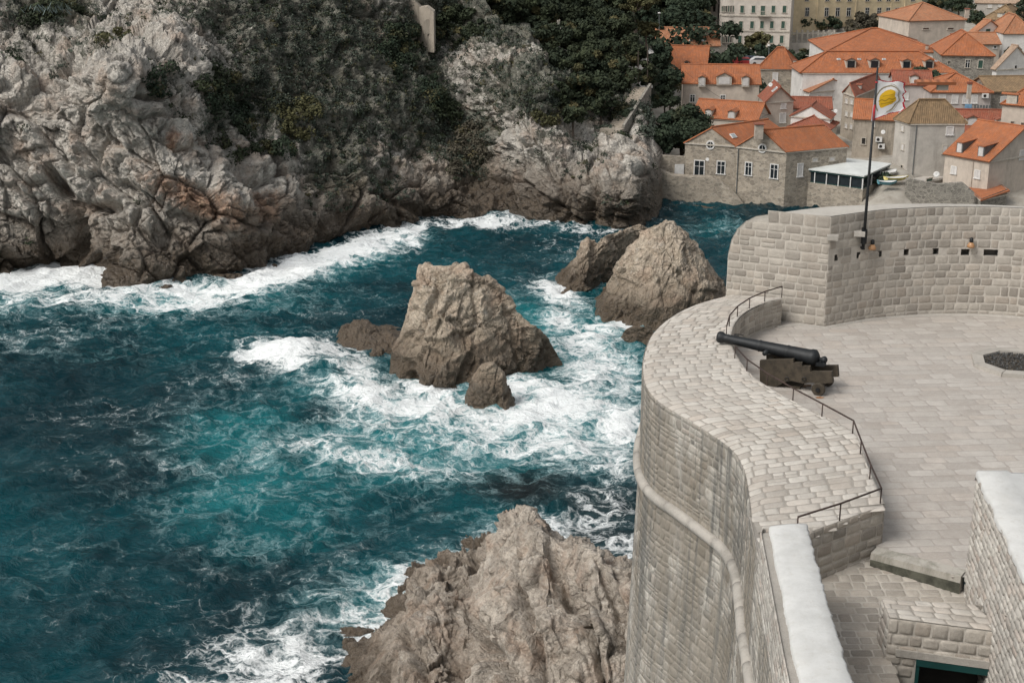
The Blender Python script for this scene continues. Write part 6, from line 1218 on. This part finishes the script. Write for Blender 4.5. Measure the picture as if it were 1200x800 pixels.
# woodland behind the town, right of and above the roofs
def backwood():
    g = np.random.default_rng(5); cl = []
    for _ in range(420):
        x = g.uniform(15, 190); Y = g.uniform(318, 420); cl.append((x, Y, float(np.interp(Y, [300, 345, 420], [9, 19, 36])) + g.uniform(0, 3), g.uniform(1.6, 3.2)))
    for _ in range(300):
        x = g.uniform(-30, 40); Y = g.uniform(228, 330); z = float(np.interp(Y, [215, 250, 300, 420], [2, 12, 22, 45])) - 1; cl.append((x, Y, z + g.uniform(0, 2), g.uniform(1.3, 2.4)))
    V, F, col = leaves(cl, g, 120, .42, .8, .4); tag(mk('woodland', V, F, M['dark_leaf'], col=col), 'dark woodland on the hill behind the houses and pines', kind='stuff')
backwood()

# ------------------------------------------------------------------ street things
def lamp_post(px, y0, y1, Y, label):
    a, b = at_y(px, y1, Y), at_y(px, y0, Y); o = empty('street_lamp', tuple(a), label, 'street lamp', 'street lamps'); m = MB(); m.tube([a - [0, 0, 1.], a * .5 + b * .5, b], [.10, .08, .06], 7); m.build('pole', M['teal'], o); m = MB(); m.lathe([(-.12, .1), (0, .26), (.1, .28), (.2, .1)], b, (0, 0, 1), 12); m.build('lamp_head', M['white'], o)
lamp_post(772.5, 16, 38, 264, 'pale street lamp in front of the dark trees above the long roof'); lamp_post(901, 54, 72, 252, 'thin street lamp beside the parked cars')
for x, y0, y1, l in ((759, 52, 92, 'bare post left of the dark upright tree'), (748, 60, 90, 'bare post by the white house among pines')):
    a, b = at_y(x, y1, 206), at_y(x, y0, 206); m = MB(); m.tube([a - [0, 0, 1], b], [.1, .07], 7); tag(m.build('utility_pole', M['bark']), l, 'pole')
def car(px, py, Y, rz, col, label):
    p = at_y(px, py, Y); o = empty('parked_car', tuple(p), label, 'car', 'cars parked on the square'); ca, sa = math.cos(rz), math.sin(rz)
    T_ = lambda x, y, z: (p[0] + ca * x - sa * y, p[1] + sa * x + ca * y, p[2] + z)
    pr_ = [(-2.0, .3), (2.0, .3), (2.05, .6), (1.9, .82), (1.0, .95), (.45, 1.4), (-1.1, 1.45), (-1.8, .98), (-2.05, .85)]; n = len(pr_); V = [T_(x, -.82 + (.12 if z > 1 else 0), z) for x, z in pr_] + [T_(x, .82 - (.12 if z > 1 else 0), z) for x, z in pr_]
    mk('body', V, [tuple(range(n)), tuple(range(2 * n - 1, n - 1, -1))] + [(i, n + i, n + (i + 1) % n, (i + 1) % n) for i in range(n)], plain('car_paint', col, .3, 0, .1), o)
    gl = [(.88, .98), (.42, 1.34), (-1.05, 1.38), (-1.6, 1.0)]; n = 4; V = [T_(x, -.835 + (.125 if z > 1.1 else 0), z) for x, z in gl] + [T_(x, .835 - (.125 if z > 1.1 else 0), z) for x, z in gl]; mk('windows', V, [(0, 1, 2, 3), (7, 6, 5, 4), (0, 4, 5, 1), (3, 2, 6, 7)], M['glass'], o)
    for x in (-1.3, 1.3):
        for y in (-.78, .78): m = MB(); m.lathe([(-.1, .2), (-.1, .31), (.1, .31), (.1, .2)], np.array(T_(x, y, .31)), (-sa, ca, 0), 14); m.build('wheel', M['black'], o)
car(873, 77, 247, .1, (.30, .03, .03), 'dark red car at the left of the parked cars below the palace'); car(882, 75.5, 250, .15, (.04, .05, .07), 'dark blue car in the middle of the parked cars'); car(892, 76.5, 246, .0, (.55, .55, .55), 'silver white car nearest the stone tower house')
# colonnade below the yellow building
cl_ = empty('colonnade', tuple(at_y(950, 50, 290)), 'row of pale pillars carrying a beam below the yellow building', 'colonnade')
for k in range(9): a = at_y(927 + k * 6.2, 51, 292); m = MB(); m.box(a + [0, 0, 1.1], (.38, .38, 3.0)); m.build('pillar', M['sandst'], cl_)
a, b = at_y(924, 40, 292), at_y(980, 40, 292); m = MB(); m.obox(a - [0, .2, 0], b - a, (0, .4, 0), (0, 0, .25)); m.build('beam', M['sandst'], cl_)
tag(thick_panel('stone_wall', [(922, 51), (1000, 50), (1012, 56)], 3, [289, 288, 280], .5, W['greyw']), 'pale retaining wall under the pillars at the foot of the yellow building', 'wall')
# cable across the roofs
a, b = at_y(803, 84, 214), at_y(905, 136, 199); m = MB(); m.tube([a * (1 - t) + b * t - [0, 0, 1.2 * math.sin(math.pi * t)] for t in np.linspace(0, 1, 12)], .022, 4); tag(m.build('overhead_cable', M['wire']), 'black cable sagging across the front of the long pink house', 'cable')
